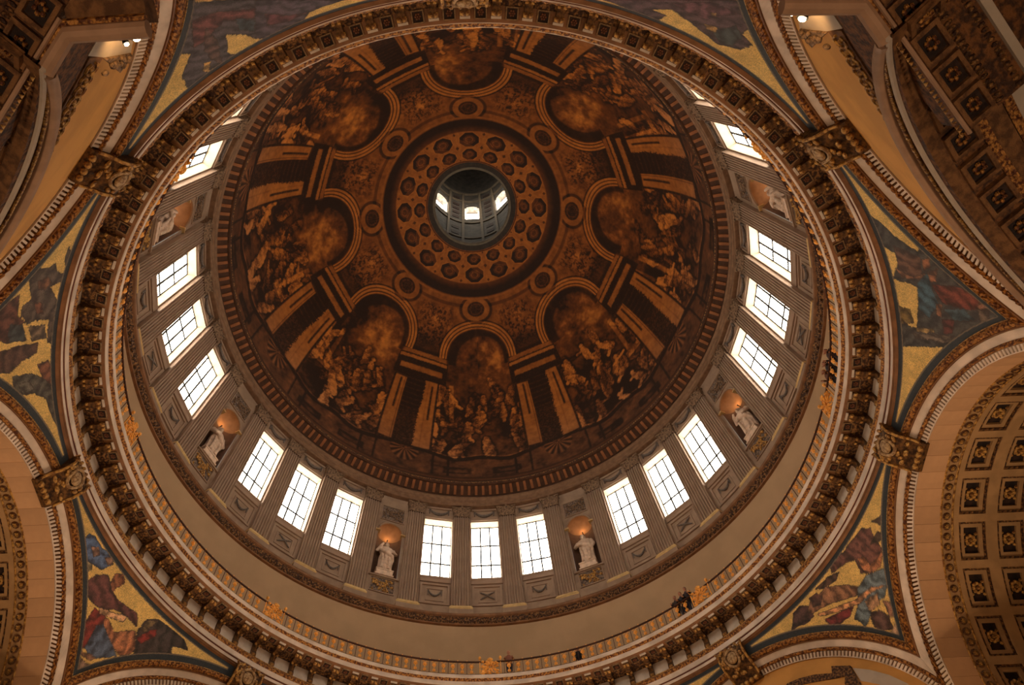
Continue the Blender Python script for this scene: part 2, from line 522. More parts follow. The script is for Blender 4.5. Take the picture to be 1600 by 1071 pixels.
    L = L * (1 - band(T, 60.9, 65.2, .35)) + band(T, 60.9, 65.2, .35) * (.12 + .16 * ss(62.5, 65.5, T))
    cz = ss(65.0, 65.6, T)
    L = L * (1 - cz) + cz * (.53 + .07 * (n2 - .5))
    for tc, rad in ((68.0, 2.42), (72.95, 1.86)):
        c = (TH + 11.25) % 22.5 - 11.25
        u = np.abs(c * ct * .80); v = np.abs(T - tc)
        o = np.maximum(np.maximum(u, v), (u + v) / 1.38)
        cc = 1 - ss(rad - .12, rad + .02, o)
        L = L + .06 * band(o, rad, rad + .2, .06)
        ins = .10 + .16 * band(o, 0, rad * .62, .1) + .2 * (n3 - .5) * (o < rad * .6) + .14 * band(o, rad * .28, rad * .42, .06)
        ins = ins + .16 * ((c * ct * .6 + (T - tc)) > rad * .62)
        L = L * (1 - cc) + cc * ins
    c2 = (TH) % 22.5 - 11.25
    for tc, rad in ((70.55, .72), (65.95, .62), (74.75, .4)):
        di = np.abs(c2 * ct / .93) * (1.0 if tc != 66.0 else .6) + np.abs(T - tc)
        L = L - .30 * (1 - ss(rad - .2, rad, di))
    L = L - .30 * band(T, 75.1, 75.5, .1)
    L = np.where(T > 75.6, .20 + .06 * (n3 - .5), L)
    L = np.clip((L * (.86 + .28 * n1) - .30) * 1.6 + .29, .02, 1.0)
    dark = np.array([.014, .0045, .0018]); mid = np.array([.172, .047, .006]); light = np.array([.60, .200, .027])
    t = L[..., None]
    c = np.where(t < .45, dark + (mid - dark) * (t / .45), mid + (light - mid) * ((t - .45) / .55))
    # the lowest zone is painted a greyer brown
    g = (1 - ss(3, 24, T))[..., None]
    grey = c.mean(-1, keepdims=True) * np.array([1.35, .95, .66])
    c = c * (1 - g * .32) + grey * g * .32
    crown = (T > 75.6)[..., None]
    c = np.where(crown, c.mean(-1, keepdims=True) * np.array([1.25, .98, .75]), c)
    return np.concatenate([c, np.ones_like(t)], -1)


T_top = math.degrees(math.acos(3.53 / DA))
rows, cols = 440, 1536
tt = np.concatenate([np.linspace(-2.5, 58, 290, endpoint=False), np.linspace(58, T_top, 150)])
th = np.arange(cols) * 360.0 / cols
TH, TT = np.meshgrid(th, tt)
Rr = DA * np.cos(np.radians(TT)); Zz = DZ + DB * np.sin(np.radians(TT))
V = np.stack([Rr * np.sin(np.radians(TH)), Rr * np.cos(np.radians(TH)), Zz], -1)
M['mural'] = paint_mat('dome_mural', .8)
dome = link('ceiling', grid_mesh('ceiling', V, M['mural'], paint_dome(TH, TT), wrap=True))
tag(dome, 'brown painted inner dome with eight mural scenes and painted octagon coffers', 'dome', kind='structure')
ox = link('outer_shell', lathe_mesh('outer_shell', [(DA * cos(radians(t)) + .5, DZ + DB * sin(radians(t)) + .4) for t in range(-2, 78, 4)], M['dentil_bed'], n=64, closed=False), dome)
lip = link('oculus_lip', lathe_mesh('oculus_lip', [(3.5, 70.80), (3.42, 70.86), (3.42, 71.35), (3.7, 71.4), (3.9, 71.1), (3.62, 70.8)], M['lip'], n=128), dome)

# ------------------------------------------------------------------ lantern above the oculus
LR = 5.0
lv, lf, lm = [], [], []
na, z_steps = 96, [71.6, 78, 84.5, 86.8, 88.6, 90.4, 92.1, 93.9, 97, 100]
idx = {}
for i in range(na):
    for j, z in enumerate(z_steps):
        idx[i, j] = len(lv); lv.append(P(LR, i * 360 / na, z))
for i in range(na):
    a = (i + .5) * 360 / na
    off = abs((a + 22.5) % 45 - 22.5)
    for j in range(len(z_steps) - 1):
        z = (z_steps[j] + z_steps[j + 1]) / 2
        hole = 86.8 < z < 93.9 and off < (10 if z < 92 else 6.5)
        if not hole:
            lf.append((idx[i, j], idx[(i + 1) % na, j], idx[(i + 1) % na, j + 1], idx[i, j + 1]))
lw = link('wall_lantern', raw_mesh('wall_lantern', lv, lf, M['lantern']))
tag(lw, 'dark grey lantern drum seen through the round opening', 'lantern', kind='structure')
capz = [(5.0, 100), (4.85, 103), (4.3, 106), (3.4, 108.6), (2.2, 110.4), (1.9, 110.6), (1.9, 113), (0.02, 113.2)]
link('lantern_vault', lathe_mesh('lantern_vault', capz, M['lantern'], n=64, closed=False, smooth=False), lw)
link('crown_ring', lathe_mesh('crown_ring', [(1.9, 110.3), (2.5, 109.7), (2.7, 109.9), (2.2, 110.7)], M['dentil'], n=48), lw)
for z0, z1, dr in ((78.2, 78.6, .12), (84.6, 85.0, .14), (95.4, 95.9, .15), (99.6, 100.2, .2)):
    link('string_course', lathe_mesh('string_course', [(LR - dr, z0), (LR - dr, z1), (LR + .1, z1), (LR + .1, z0)], M['lantern_rib'], n=64), lw)
rib_me = MB().box(-.14, .14, -.16, .1, 0, 27.8).mesh('rib', M['lantern_rib'])
for k in range(8):
    for d in (12.4, -12.4):
        a = 45 * k + d
        link('rib', rib_me, lw, P(LR, a, 72), -radians(a))
sp_me = MB().box(-.42, .42, -.05, .05, 0, 1.1).mesh('sunk_panel', M['panel_dark'])
for k in range(8):
    for z in (79.4, 81.6, 86.5, 88.6, 90.7, 92.8, 96.6):
        link('sunk_panel', sp_me, lw, P(LR - .02, 45 * k + 22.5, z), -radians(45 * k + 22.5))
LPOS = {0: 'the far side', 45: 'the far right', 90: 'the right', 135: 'the near right', 180: 'the near side', 225: 'the near left', 270: 'the left', 315: 'the far left'}
arch_poly = [(-.87, 0), (.87, 0), (.87, 5.2)] + [(.87 * cos(radians(q)), 5.2 + 1.0 * sin(radians(q))) for q in range(15, 180, 15)] + [(-.87, 5.2)]
lp_me = MB().prism([(-.8, .05), (.8, .05), (.8, 5.6), (-.8, 5.6)], 'y', .70, .75).mesh('pane', M['glass'])
lr_mb = MB()
n = len(arch_poly)
lr_mb.add([(x, -.05, z) for x, z in arch_poly] + [(x, .8, z) for x, z in arch_poly], [(i, (i + 1) % n, (i + 1) % n + n, i + n) for i in range(n)])
lr_me = lr_mb.mesh('reveal', mat('lantern_reveal', (.42, .38, .33), bump=0))
# wall pieces closing the gap round each arched opening
sur = MB()
outer = [(-.95, -.1), (.95, -.1), (.95, 7.2), (-.95, 7.2)]
for i in range(n):
    x0, z0 = arch_poly[i]; x1, z1 = arch_poly[(i + 1) % n]
    def push(x, z):
        m = max(abs(x) / .97, abs(z - 3.5) / 3.65)
        return (x / m, 3.5 + (z - 3.5) / m)
    a_, b_ = push(x0, z0), push(x1, z1)
    sur.add([(x0, 0, z0), (x1, 0, z1), (b_[0], .0, b_[1]), (a_[0], .0, a_[1])], [(0, 1, 2, 3)])
sur_me = sur.mesh('surround', M['lantern'])
for k in range(8):
    w = tag(empty('window_%d' % (25 + k), P(LR, 45 * k, 86.8), -radians(45 * k)), 'small arched lantern window on ' + LPOS[45 * k] + ' above the round opening', 'window', 'lantern windows', 'structure')
    link('pane', lp_me, w); link('reveal', lr_me, w); link('surround', sur_me, w)


# ------------------------------------------------------------------ cornice under the dome
t3 = link('trim_3', lathe_mesh('trim_3', [(16.62, 46.62), (16.56, 46.66), (16.56, 46.92), (16.50, 46.96), (16.50, 47.24), (16.42, 47.34), (17.4, 47.34), (17.4, 46.62)], M['entab'], n=256))
tag(t3, 'entablature with red dentils running round the foot of the painted dome', 'cornice', kind='structure')
link('frieze', lathe_mesh('frieze', [(16.66, 47.34), (16.62, 47.80), (17.4, 47.80), (17.4, 47.34)], M['entab'], n=256), t3)
link('bed_moulding', lathe_mesh('bed_moulding', [(16.60, 47.80), (16.74, 47.9), (16.74, 48.12), (17.4, 48.12), (17.4, 47.8)], M['dentil_bed'], n=256), t3)
link('corona', lathe_mesh('corona', [(16.74, 48.12), (16.15, 48.56), (16.02, 48.56), (15.98, 48.74), (17.2, 48.74), (17.2, 48.12)], M['dentil_bed'], n=256), t3)
link('cyma', lathe_mesh('cyma', [(16.03, 48.70), (15.93, 48.80), (15.98, 48.93), (16.9, 48.95), (16.9, 48.7)], M['carved_dark'], n=256), t3)
den = MB().prism([(-.02, -.02), (.50, -.42), (.56, -.30), (.56, -.10), (.0, .12)], 'x', -.095, .095).mesh('dentil', M['dentil'])
for k in range(192):
    a = k * 1.875
    link('dentil', den, t3, P(16.14, a, 48.50), -radians(a))

# ------------------------------------------------------------------ drum wall
RW = lambda z: 17.35 - .058 * (z - 39.3)
LEAN = -.058
ZB, ZT = 35.8, 46.7
SILL, HEAD = 39.3, 45.15
wv, wf = [], []


def wquad(a0, a1, z0, z1, n=1):
    for i in range(n):
        b0 = a0 + (a1 - a0) * i / n; b1 = a0 + (a1 - a0) * (i + 1) / n
        b = len(wv)
        wv.extend([P(RW(z0), b0, z0), P(RW(z0), b1, z0), P(RW(z1), b1, z1), P(RW(z1), b0, z1)])
        wf.append((b, b + 1, b + 2, b + 3))


NSPR, NHW, NBOT = 42.75, 2.9, 38.5
for k in range(32):
    c = k * 11.25
    niche = k % 4 == 2
    hw = NHW if niche else 3.36
    lo, hi = (NBOT, 43.75) if niche else (SILL, HEAD)
    wquad(c - 5.625, c - hw, ZB, ZT, 2); wquad(c + hw, c + 5.625, ZB, ZT, 2)
    wquad(c - hw, c + hw, ZB, lo, 4); wquad(c - hw, c + hw, hi, ZT, 4)
    if niche:
        for i in range(16):
            u0, u1 = -1 + i / 8, -1 + (i + 1) / 8
            za, zb = NSPR + .95 * sqrt(max(0, 1 - u0 * u0)), NSPR + .95 * sqrt(max(0, 1 - u1 * u1))
            b = len(wv)
            wv.extend([P(RW(za), c + u0 * hw, za), P(RW(zb), c + u1 * hw, zb), P(RW(hi), c + u1 * hw, hi), P(RW(hi), c + u0 * hw, hi)])
            wf.append((b, b + 1, b + 2, b + 3))
drum = link('wall_drum', raw_mesh('wall_drum', wv, wf, M['drum']))
tag(drum, 'greyish stone drum wall with fluted pilasters between windows and niches', 'wall', kind='structure')
dbk = link('back_face', lathe_mesh('back_face', [(18.6, 35.2), (18.3, 48.6)], M['drum'], n=64, closed=False), drum)
bpy.data.objects.remove(dbk)


def shear(vs, k=LEAN):
    return [(x, y + k * z, z) for x, y, z in vs]


# fluted shaft (local: x along the wall, y outward, z up from the base)
def shaft_mesh():
    H = 8.7
    def section(w, yf):
        pts = [(-w, .12), (-w, yf)]
        nfl = 7; step = 2 * w / nfl
        for i in range(nfl):
            x0 = -w + i * step
            for u, d in ((.16, 0), (.24, .07), (.5, .11), (.76, .07), (.84, 0)):
                pts.append((x0 + u * step, yf + d))
        pts += [(w, yf), (w, .12)]
        return pts
    s0, s1 = section(.62, -.30), section(.575, -.29)
    v = [(x, y, 0) for x, y in s0] + [(x, y, H) for x, y in s1]
    n = len(s0)
    f = [(i, i + 1, i + 1 + n, i + n) for i in range(n - 1)]
    return raw_mesh('pilaster', shear(v), f, M['shaft'])


def capital_mesh():
    m = MB()
    for z0, z1, w0, w1, d0, d1 in ((0, .10, .60, .62, .31, .34), (.10, .85, .56, .66, .29, .36)):
        m.add([(-w0, .1, z0), (-w0, -d0, z0), (w0, -d0, z0), (w0, .1, z0), (-w1, .1, z1), (-w1, -d1, z1), (w1, -d1, z1), (w1, .1, z1)], [(0, 1, 5, 4), (1, 2, 6, 5), (2, 3, 7, 6), (4, 5, 6, 7)])
    for row, (z, h, n, out) in enumerate(((.10, .42, 4, .09), (.38, .42, 3, .13))):
        for i in range(n):
            x = (-.5 + (i + .5) / n) * 1.12
            m.add([(x - .13, -.30, z), (x + .13, -.30, z), (x + .12, -.34 - out * .3, z + h * .6), (x - .12, -.34 - out * .3, z + h * .6),
                   (x + .08, -.36 - out, z + h), (x - .08, -.36 - out, z + h), (x, -.36 - out * 1.3, z + h * .86)],
                  [(0, 1, 2, 3), (3, 2, 4, 5), (5, 4, 6)])
    for sx in (-1, 1):
        m.tube([(sx * .34, -.36, .62), (sx * .5, -.42, .82), (sx * .64, -.46, .84), (sx * .68, -.46, .74), (sx * .6, -.44, .70)], .05, n=6)
    m.ball((0, -.44, .92), .09)
    m.prism([(-.72, .1), (-.72, -.44), (-.3, -.37), (.3, -.37), (.72, -.44), (.72, .1)], 'z', .86, .98)
    return raw_mesh('capital', shear(m.v), m.f, M['cap'])


base_mb = MB()
for z0, z1, w, d in ((-.16, -.08, .70, .38), (-.08, 0.0, .66, .345)):
    base_mb.box(-w, w, -d, .1, z0, z1)
base_mb.prism([(-.38, -.36), (-.46, -.28), (-.38, -.14), (.1, -.14), (.1, -.36)], 'x', -.75, .75)
plinth_mb = MB().box(-.76, .76, -.42, .1, -.92, -.35)
SH, CA = shaft_mesh(), capital_mesh()
BA, PL = base_mb.mesh('base', M['gilt_base']), plinth_mb.mesh('plinth', M['drum'])
for k in range(32):
    a = k * 11.25 + 5.625
    o = link('pilaster', SH, drum, P(RW(36.7), a, 36.7), -radians(a))
    link('capital', CA, o, (0, LEAN * 8.7, 8.7)); link('base', BA, o); link('plinth', PL, o)


def swag(m, cx, cz, w, drop, rad, y, mi=0):
    pts = [(cx + w * u, y, cz - drop * (1 - u * u)) for u in np.linspace(-1, 1, 9)]
    m.tube(pts, [rad * (.5 + .6 * (1 - abs(u))) for u in np.linspace(-1, 1, 9)], n=6, mi=mi)
    for s in (-1, 1):
        m.tube([(cx + s * w, y, cz + .04), (cx + s * w * 1.03, y, cz - drop * .9)], [rad * .8, rad * .35], n=5, mi=mi)


# sunk panels below and above the windows and niches
apron = MB()
W = .97
apron.box(-W, W, -.10, .08, 0, .10); apron.box(-W, W, -.10, .08, 1.62, 1.72)
apron.box(-W, -W + .13, -.10, .08, .10, 1.62); apron.box(W - .13, W, -.10, .08, .10, 1.62)
apron.box(-.60, .60, -.055, .05, .30, .38); apron.box(-.60, .60, -.055, .05, 1.30, 1.38)
apron.box(-.60, -.53, -.055, .05, .38, 1.30); apron.box(.53, .60, -.055, .05, .38, 1.30)
AP = raw_mesh('apron_panel', shear(apron.v), apron.f, M['shaft'])
sw = MB(); swag(sw, 0, 1.12, .42, .42, .07, -.09)
SW = raw_mesh('swag', shear(sw.v), sw.f, M['swag'])
cr_ = MB()
for s in (-1, 1):
    cr_.tube([(-.44, -.08, .84 - s * .3), (0, -.12, .84), (.44, -.08, .84 + s * .3)], [.04, .06, .04], n=6)
CRS = raw_mesh('crossed_palms', shear(cr_.v), cr_.f, M['swag'])
sillm = MB()
sillm.prism([(-.17, .46), (-.20, .36), (-.12, .26), (-.10, .0), (.1, .0), (.1, .46)], 'x', -1.03, 1.03)
SI = raw_mesh('sill_moulding', shear(sillm.v), sillm.f, M['shaft'])
lint = MB()
lint.box(-1.0, 1.0, -.10, .05, .05, .18); lint.box(-1.0, 1.0, -.10, .05, 1.12, 1.28)
lint.box(-1.0, -.88, -.10, .05, .18, 1.12); lint.box(.88, 1.0, -.10, .05, .18, 1.12)
LI = raw_mesh('lintel_panel', shear(lint.v), lint.f, M['drum'])
ls = MB(); swag(ls, 0, .92, .68, .42, .12, -.08)
LS = raw_mesh('swag', shear(ls.v), ls.f, M['swag'])


def relief_mesh(name, w, h, seed, mats, n=26):
    rs = random.Random(seed); m = MB()
    m.box(-w, w, -.02, .06, 0, h, 1)
    for s in (0, h - .07):
        m.box(-w, w, -.08, .06, s, s + .07, 2)
    for s in (-w, w - .07):
        m.box(s, s + .07, -.08, .06, .07, h - .07, 2)
    for i in range(n):
        x, z = rs.uniform(-w + .16, w - .16), rs.uniform(.18, h - .18)
        an = rs.uniform(0, pi)
        m.ball((x, -.05, z), rs.uniform(.05, .08), .07, rs.uniform(.09, .16), n=6, m=4, rotm=Matrix.Rotation(an, 3, 'Y'))
    for sx in (-1, 1):
        pts = [(sx * (.12 + (.34 - .03 * q) * cos(q * .9)), -.06, h / 2 + (.3 - .028 * q) * sin(q * .9)) for q in range(8)]
        m.tube(pts, .045, n=5)
    return raw_mesh(name, shear(m.v), m.f, mats, False, m.m)


RLO = relief_mesh('relief_panel', .84, 1.30, 3, [M['goldm'], M['drum_dark'], M['drum']], 30)
RUP = relief_mesh('relief_panel', .86, 1.55, 5, [M['cap'], M['drum_dark'], M['drum']], 30)
for k in range(32):
    c = k * 11.25
    if k % 4 == 2:
        link('relief_panel', RLO, drum, P(RW(37.1), c, 37.1), -radians(c))
        link('relief_panel', RUP, drum, P(RW(43.95), c, 43.95), -radians(c))
        continue
    o = link('apron_panel', AP, drum, P(RW(36.95), c, 36.95), -radians(c))
    link('swag' if k % 4 in (1, 3) else 'crossed_palms', SW if k % 4 in (1, 3) else CRS, o)
    link('sill_moulding', SI, drum, P(RW(38.86), c, 38.86), -radians(c))
    o = link('lintel_panel', LI, drum, P(RW(45.2), c, 45.2), -radians(c))
    link('swag', LS, o)

# ------------------------------------------------------------------ windows (three between each pair of statues)
TRIO = {0: 'bottom centre', 45: 'lower right', 90: 'right side', 135: 'upper right', 180: 'top, behind the cornice', 225: 'upper left', 270: 'left side', 315: 'lower left'}
WHICH = {-11.25: 'first clockwise', 0: 'middle one', 11.25: 'last clockwise'}
HW_, HH = 1.015, HEAD - SILL
DEP = .56
rv_ = MB()
x0, x1 = -HW_, HW_
rv_.add([(x0, 0, 0), (x1, 0, 0), (x1, 0, HH), (x0, 0, HH), (x0, DEP, 0), (x1, DEP, 0), (x1, DEP, HH), (x0, DEP, HH)],
        [(0, 1, 5, 4), (1, 2, 6, 5), (2, 3, 7, 6), (3, 0, 4, 7)])
REV = raw_mesh('reveal', shear(rv_.v), rv_.f, M['reveal'])
pw, ph = 2 * HW_ / 3, HH / 3
PANE = raw_mesh('pane', *(lambda m: (shear(m.v), m.f))(MB().box(-pw / 2 + .02, pw / 2 - .02, DEP, DEP + .03, .02, ph - .02)), M['glass'])
frm = MB()
for x in (-HW_, HW_ - .05):
    frm.box(x, x + .05, DEP - .04, DEP + .05, 0, HH)
for z in (0, HH - .05):
    frm.box(-HW_, HW_, DEP - .04, DEP + .05, z, z + .05)
FRM = raw_mesh('frame', shear(frm.v), frm.f, M['iron'])
BV = raw_mesh('glazing_bar', *(lambda m: (shear(m.v), m.f))(MB().box(-.052, .052, DEP - .05, DEP + .05, 0, HH)), M['iron'])
BH = raw_mesh('glazing_bar', *(lambda m: (m.v, m.f))(MB().box(-HW_, HW_, DEP - .05, DEP + .05, -.052, .052)), M['iron'])
led = MB()
for i in range(1, 18):
    x = -HW_ + 2 * HW_ * i / 18
    led.box(x - .012, x + .012, DEP - .012, DEP + .0, .02, HH - .02)
LED = raw_mesh('lead_cames', shear(led.v), led.f, M['iron'])
wn = 0
for k in range(32):
    if k % 4 == 2:
        continue
    c = k * 11.25
    wn += 1
    g = int(round(c / 45.0)) * 45 % 360
    d = (c - g + 180) % 360 - 180
    w = empty('window_%d' % wn, P(RW(SILL), c, SILL), -radians(c))
    tag(w, 'tall leaded drum window, %s of the three at the %s' % (WHICH[d], TRIO[g]), 'window', 'drum windows', 'structure')
    link('reveal', REV, w); link('frame', FRM, w); link('lead_cames', LED, w)['kind'] = 'stuff'
    for i in range(3):
        for j in range(3):
            link('pane', PANE, w, ((i - 1) * pw, LEAN * j * ph, j * ph))
    for x in (-pw / 2, pw / 2):
        link('glazing_bar', BV, w, (x, 0, 0))
    for z in (ph, 2 * ph):
        link('glazing_bar', BH, w, (0, LEAN * z, z))

# ------------------------------------------------------------------ niches and statues
nm = MB()
R_, D_ = 17.2 * tan(radians(NHW)), .85
na = 14
for z0, z1 in ((NBOT, NSPR),):
    v = []
    for i in range(na + 1):
        q = pi * i / na
        for z in (z0, z1):
            v.append((-R_ * cos(q), D_ * sin(q) + (RW(z) - RW(NBOT)), z - NBOT))
    nm.add(v, [(2 * i, 2 * i + 2, 2 * i + 3, 2 * i + 1) for i in range(na)])
nd = []
for j in range(9):
    e = pi / 2 * j / 8
    for i in range(na + 1):
        q = pi * i / na
        z = NSPR - NBOT + .95 * sin(e)
        nd.append((-R_ * cos(q) * cos(e), D_ * sin(q) * cos(e) + (RW(NSPR) - RW(NBOT)) - .058 * .95 * sin(e), z))
dome_f = [(j * (na + 1) + i, j * (na + 1) + i + 1, (j + 1) * (na + 1) + i + 1, (j + 1) * (na + 1) + i) for j in range(8) for i in range(na)]
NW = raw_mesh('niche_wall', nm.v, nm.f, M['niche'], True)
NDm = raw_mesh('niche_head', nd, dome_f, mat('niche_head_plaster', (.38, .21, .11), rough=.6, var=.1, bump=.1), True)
NLm = MB().box(-1.0, 1.0, -.16, .9, -.12, 0).mesh('niche_ledge', M['drum'])
LHm = MB().tube([(0, .80, 4.20), (0, .5, 4.2), (0, .36, 4.26)], [.03, .03, .05], n=6).mesh('lamp_holder', M['black'])
NAm = MB()
pts = [(R_ * 1.04 * cos(q), -.04 - .058 * (NSPR - NBOT + sin(q) * .95), NSPR - NBOT + 1.0 * sin(q)) for q in np.linspace(0, pi, 15)]
NAm.tube(pts, .09, n=6)
NAe = NAm.mesh('niche_archivolt', M['drum'])
NIm = MB()
for s in (-1, 1):
    NIm.box(s * R_ * 1.02 - .16, s * R_ * 1.02 + .16, -.42, -.1, NSPR - NBOT - .10, NSPR - NBOT + .02)
NIe = NIm.mesh('impost', M['gilt_base'])


def statue_mesh(var):
    """one continuous draped figure, 3.1 m tall"""
    rs = np.random.default_rng(50 + var)
    prof = [(0, .52, .34), (.25, .50, .34), (.7, .46, .32), (1.2, .47, .33), (1.55, .46, .31), (1.8, .42, .29), (2.05, .47, .30), (2.3, .53, .28), (2.45, .46, .24), (2.56, .24, .17), (2.62, .13, .13)]
    v, f = [], []
    n = 40
    sway = rs.uniform(-.12, .12); ph = rs.uniform(0, 6)
    for z, rx, ry in prof:
        for k in range(n):
            a = 2 * pi * k / n
            fold = 1 + (.085 if z < 1.7 else .04 if z < 2.3 else 0) * sin(a * 9 + z * 1.6 + ph) + (.05 if z < 2.3 else 0) * sin(a * 5 - z * 2.2)
            v.append((rx * cos(a) * fold + sway * sin(z * 1.4), ry * sin(a) * fold, z))
    for j in range(len(prof) - 1):
        for k in range(n):
            f.append((j * n + k, j * n + (k + 1) % n, (j + 1) * n + (k + 1) % n, (j + 1) * n + k))
    f.append(tuple(range(n - 1, -1, -1))); f.append(tuple((len(prof) - 1) * n + k for k in range(n)))
    m = MB(); m.add(v, f)
    hx = sway * sin(2.7 * 1.4)
    m.ball((hx, -.02, 2.84), .185, .21, .26, n=14, m=10)                        # head
    m.ball((hx, -.15, 2.72), .12, .12, .17, n=10, m=8)                          # beard
    m.ball((hx, -.225, 2.83), .04, .05, .06, n=6, m=4)                          # nose
    m.ball((hx, .06, 2.93), .20, .19, .21, n=12, m=8)                           # hair
    s = 1 if var % 2 else -1
    m.tube([(s * .46, 0, 2.36), (s * .66, -.12, 1.95), (s * .42, -.36, 1.82), (s * .22, -.42, 1.9)], [.16, .13, .11, .08], n=10)
    m.tube([(-s * .46, 0, 2.36), (-s * .64, -.1, 2.02), (-s * .46, -.30, 2.35), (-s * .30, -.34, 2.62)] if var % 3 else
           [(-s * .46, 0, 2.36), (-s * .62, -.06, 1.9), (-s * .60, -.26, 1.5), (-s * .58, -.30, 1.36)], [.16, .13, .10, .08], n=10)
    for q in range(4):                                                         # fingers of the book hand
        m.tube([(s * .24 - .02 * q, -.42, 1.86 + .04 * q), (s * .14, -.47, 1.86 + .04 * q), (s * .10, -.46, 1.85 + .04 * q)], .02, n=5)
    m.tube([(s * .24, -.40, 2.0), (s * .16, -.44, 2.04)], .024, n=5)
    m.box(s * .02, s * .30, -.46, -.36, 1.70, 2.02)                             # book
    m.tube([(-.5, -.12, 2.2), (-.1, -.38, 1.75), (.4, -.36, 1.45), (.52, -.1, 1.2)], [.12, .13, .12, .08], n=8)  # mantle fold
    m.tube([(-.3, -.36, 1.5), (-.22, -.40, .8), (-.25, -.36, .12)], [.08, .1, .11], n=8)
    m.tube([(.2, -.36, 1.3), (.25, -.42, .7), (.2, -.36, .1)], [.08, .1, .12], n=8)
    return m.mesh('figure', M['statue'], True)


ped = MB().box(-.62, .62, -.45, .40, .0, .12).box(-.55, .55, -.40, .36, .12, .50).box(-.60, .60, -.43, .38, .50, .62)
PED = ped.mesh('pedestal', M['statue'])
SPOS = {22.5: ('bottom right of centre', 'facing out with folded robe'), 67.5: ('right', 'turned beside the right trio of windows'), 112.5: ('upper right', 'high under the gilded niche head'),
        157.5: ('top right', 'hidden by the near cornice'), -157.5: ('top left', 'hidden by the near cornice'), -112.5: ('upper left', 'lit orange beside the fluted pilaster'),
        -67.5: ('left', 'with arm raised beside the lower left windows'), -22.5: ('bottom left of centre', 'with robe gathered to one side')}
for i, a in enumerate((22.5, 67.5, 112.5, 157.5, -157.5, -112.5, -67.5, -22.5)):
    base = P(RW(NBOT), a, NBOT)
    nn = empty('niche', base, -radians(a))
    nn.parent = drum
    link('niche_wall', NW, nn); link('niche_head', NDm, nn); link('niche_ledge', NLm, nn); link('niche_archivolt', NAe, nn); link('impost', NIe, nn)
    st = tag(empty('statue', P(RW(NBOT) + .22, a, NBOT), -radians(a)), 'pale robed statue in the %s niche, %s' % SPOS[a], 'statue', 'statues in the drum niches')
    link('pedestal', PED, st)
    fg = link('figure', statue_mesh(i), st, (0, 0, .60))
    md = fg.modifiers.new('join', 'REMESH'); md.mode = 'VOXEL'; md.voxel_size = .035; md.use_smooth_shade = True
    ld = bpy.data.lights.new('niche_lamp', 'POINT'); ld.energy = 6; ld.color = (1.0, .48, .15); ld.shadow_soft_size = .16
    link('niche_lamp', ld, nn, (0, .32, 4.42)); link('lamp_holder', LHm, nn)


# ------------------------------------------------------------------ carved moulding at the foot of the drum
t2 = link('trim_2', lathe_mesh('trim_2', [(17.24, 34.98), (17.12, 35.02), (17.12, 35.12), (17.18, 35.16), (17.9, 35.16), (17.9, 34.98)], M['brown'], n=256))
tag(t2, 'dark carved red and gilt moulding ring below the pilasters', 'moulding', kind='structure')
link('carved_band', lathe_mesh('carved_band', [(17.18, 35.14), (16.98, 35.50), (17.9, 35.52), (17.9, 35.14)], M['carved_dark'], n=768,
                               rfun=lambda j, A: (.035 * np.sin(np.radians(A * 192)) if j == 1 else .0)), t2)
link('torus_rim', lathe_mesh('torus_rim', [(16.98, 35.50), (16.89, 35.56), (16.86, 35.66), (16.90, 35.76), (17.9, 35.84), (17.9, 35.5)], M['brown'], n=256), t2)
nub = MB().ball((0, 0, 0), .085, .06, .13, n=6, m=4).mesh('leaf_boss', M['carved_dark'])
for k in range(256):
    a = k * 360 / 256
    link('leaf_boss', nub, t2, P(17.06, a, 35.30), -radians(a))

# ------------------------------------------------------------------ whispering gallery: plain wall and walkway
wg = link('wall_gallery', lathe_mesh('wall_gallery', [(17.75, 29.5), (17.24, 35.05), (18.2, 35.05), (18.4, 29.5)], M['beige'], n=256, smooth=False))
tag(wg, 'plain beige gallery wall behind the gilded railing', 'wall', kind='structure')
fg_ = link('floor_gallery', lathe_mesh('floor_gallery', [(15.7, 29.40), (15.7, 29.6), (17.9, 29.6), (17.9, 29.40)], M['grey'], n=128))
tag(fg_, 'stone walkway of the round gallery', 'floor', kind='structure')

# ------------------------------------------------------------------ great cornice under the gallery
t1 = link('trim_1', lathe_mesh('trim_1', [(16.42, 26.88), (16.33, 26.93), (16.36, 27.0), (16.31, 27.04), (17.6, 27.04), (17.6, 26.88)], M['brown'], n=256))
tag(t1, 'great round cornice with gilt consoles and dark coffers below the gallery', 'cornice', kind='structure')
link('lower_fascia', lathe_mesh('lower_fascia', [(16.30, 27.04), (16.30, 27.20), (17.6, 27.20), (17.6, 27.04)], M['grey'], n=256), t1)
link('red_fillet', lathe_mesh('red_fillet', [(16.27, 27.20), (16.27, 27.255), (17.6, 27.255), (17.6, 27.20)], M['redline'], n=256), t1)
link('upper_fascia', lathe_mesh('upper_fascia', [(16.24, 27.255), (16.24, 27.53), (17.6, 27.53), (17.6, 27.255)], M['grey'], n=256), t1)
link('carved_moulding', lathe_mesh('carved_moulding', [(16.24, 27.53), (16.19, 27.68), (16.27, 27.84), (17.6, 27.86), (17.6, 27.53)], M['carved'], n=1152,
                                   rfun=lambda j, A: (.02 * np.sin(np.radians(A * 288)) if j == 1 else .0)), t1)
link('gilt_fillet', lathe_mesh('gilt_fillet', [(16.255, 27.82), (16.255, 27.87), (17.6, 27.87), (17.6, 27.82)], M['goldm'], n=256), t1)
link('frieze', lathe_mesh('frieze', [(16.50, 27.82), (16.50, 28.86), (17.6, 28.86), (17.6, 27.82)], M['white'], n=256), t1)
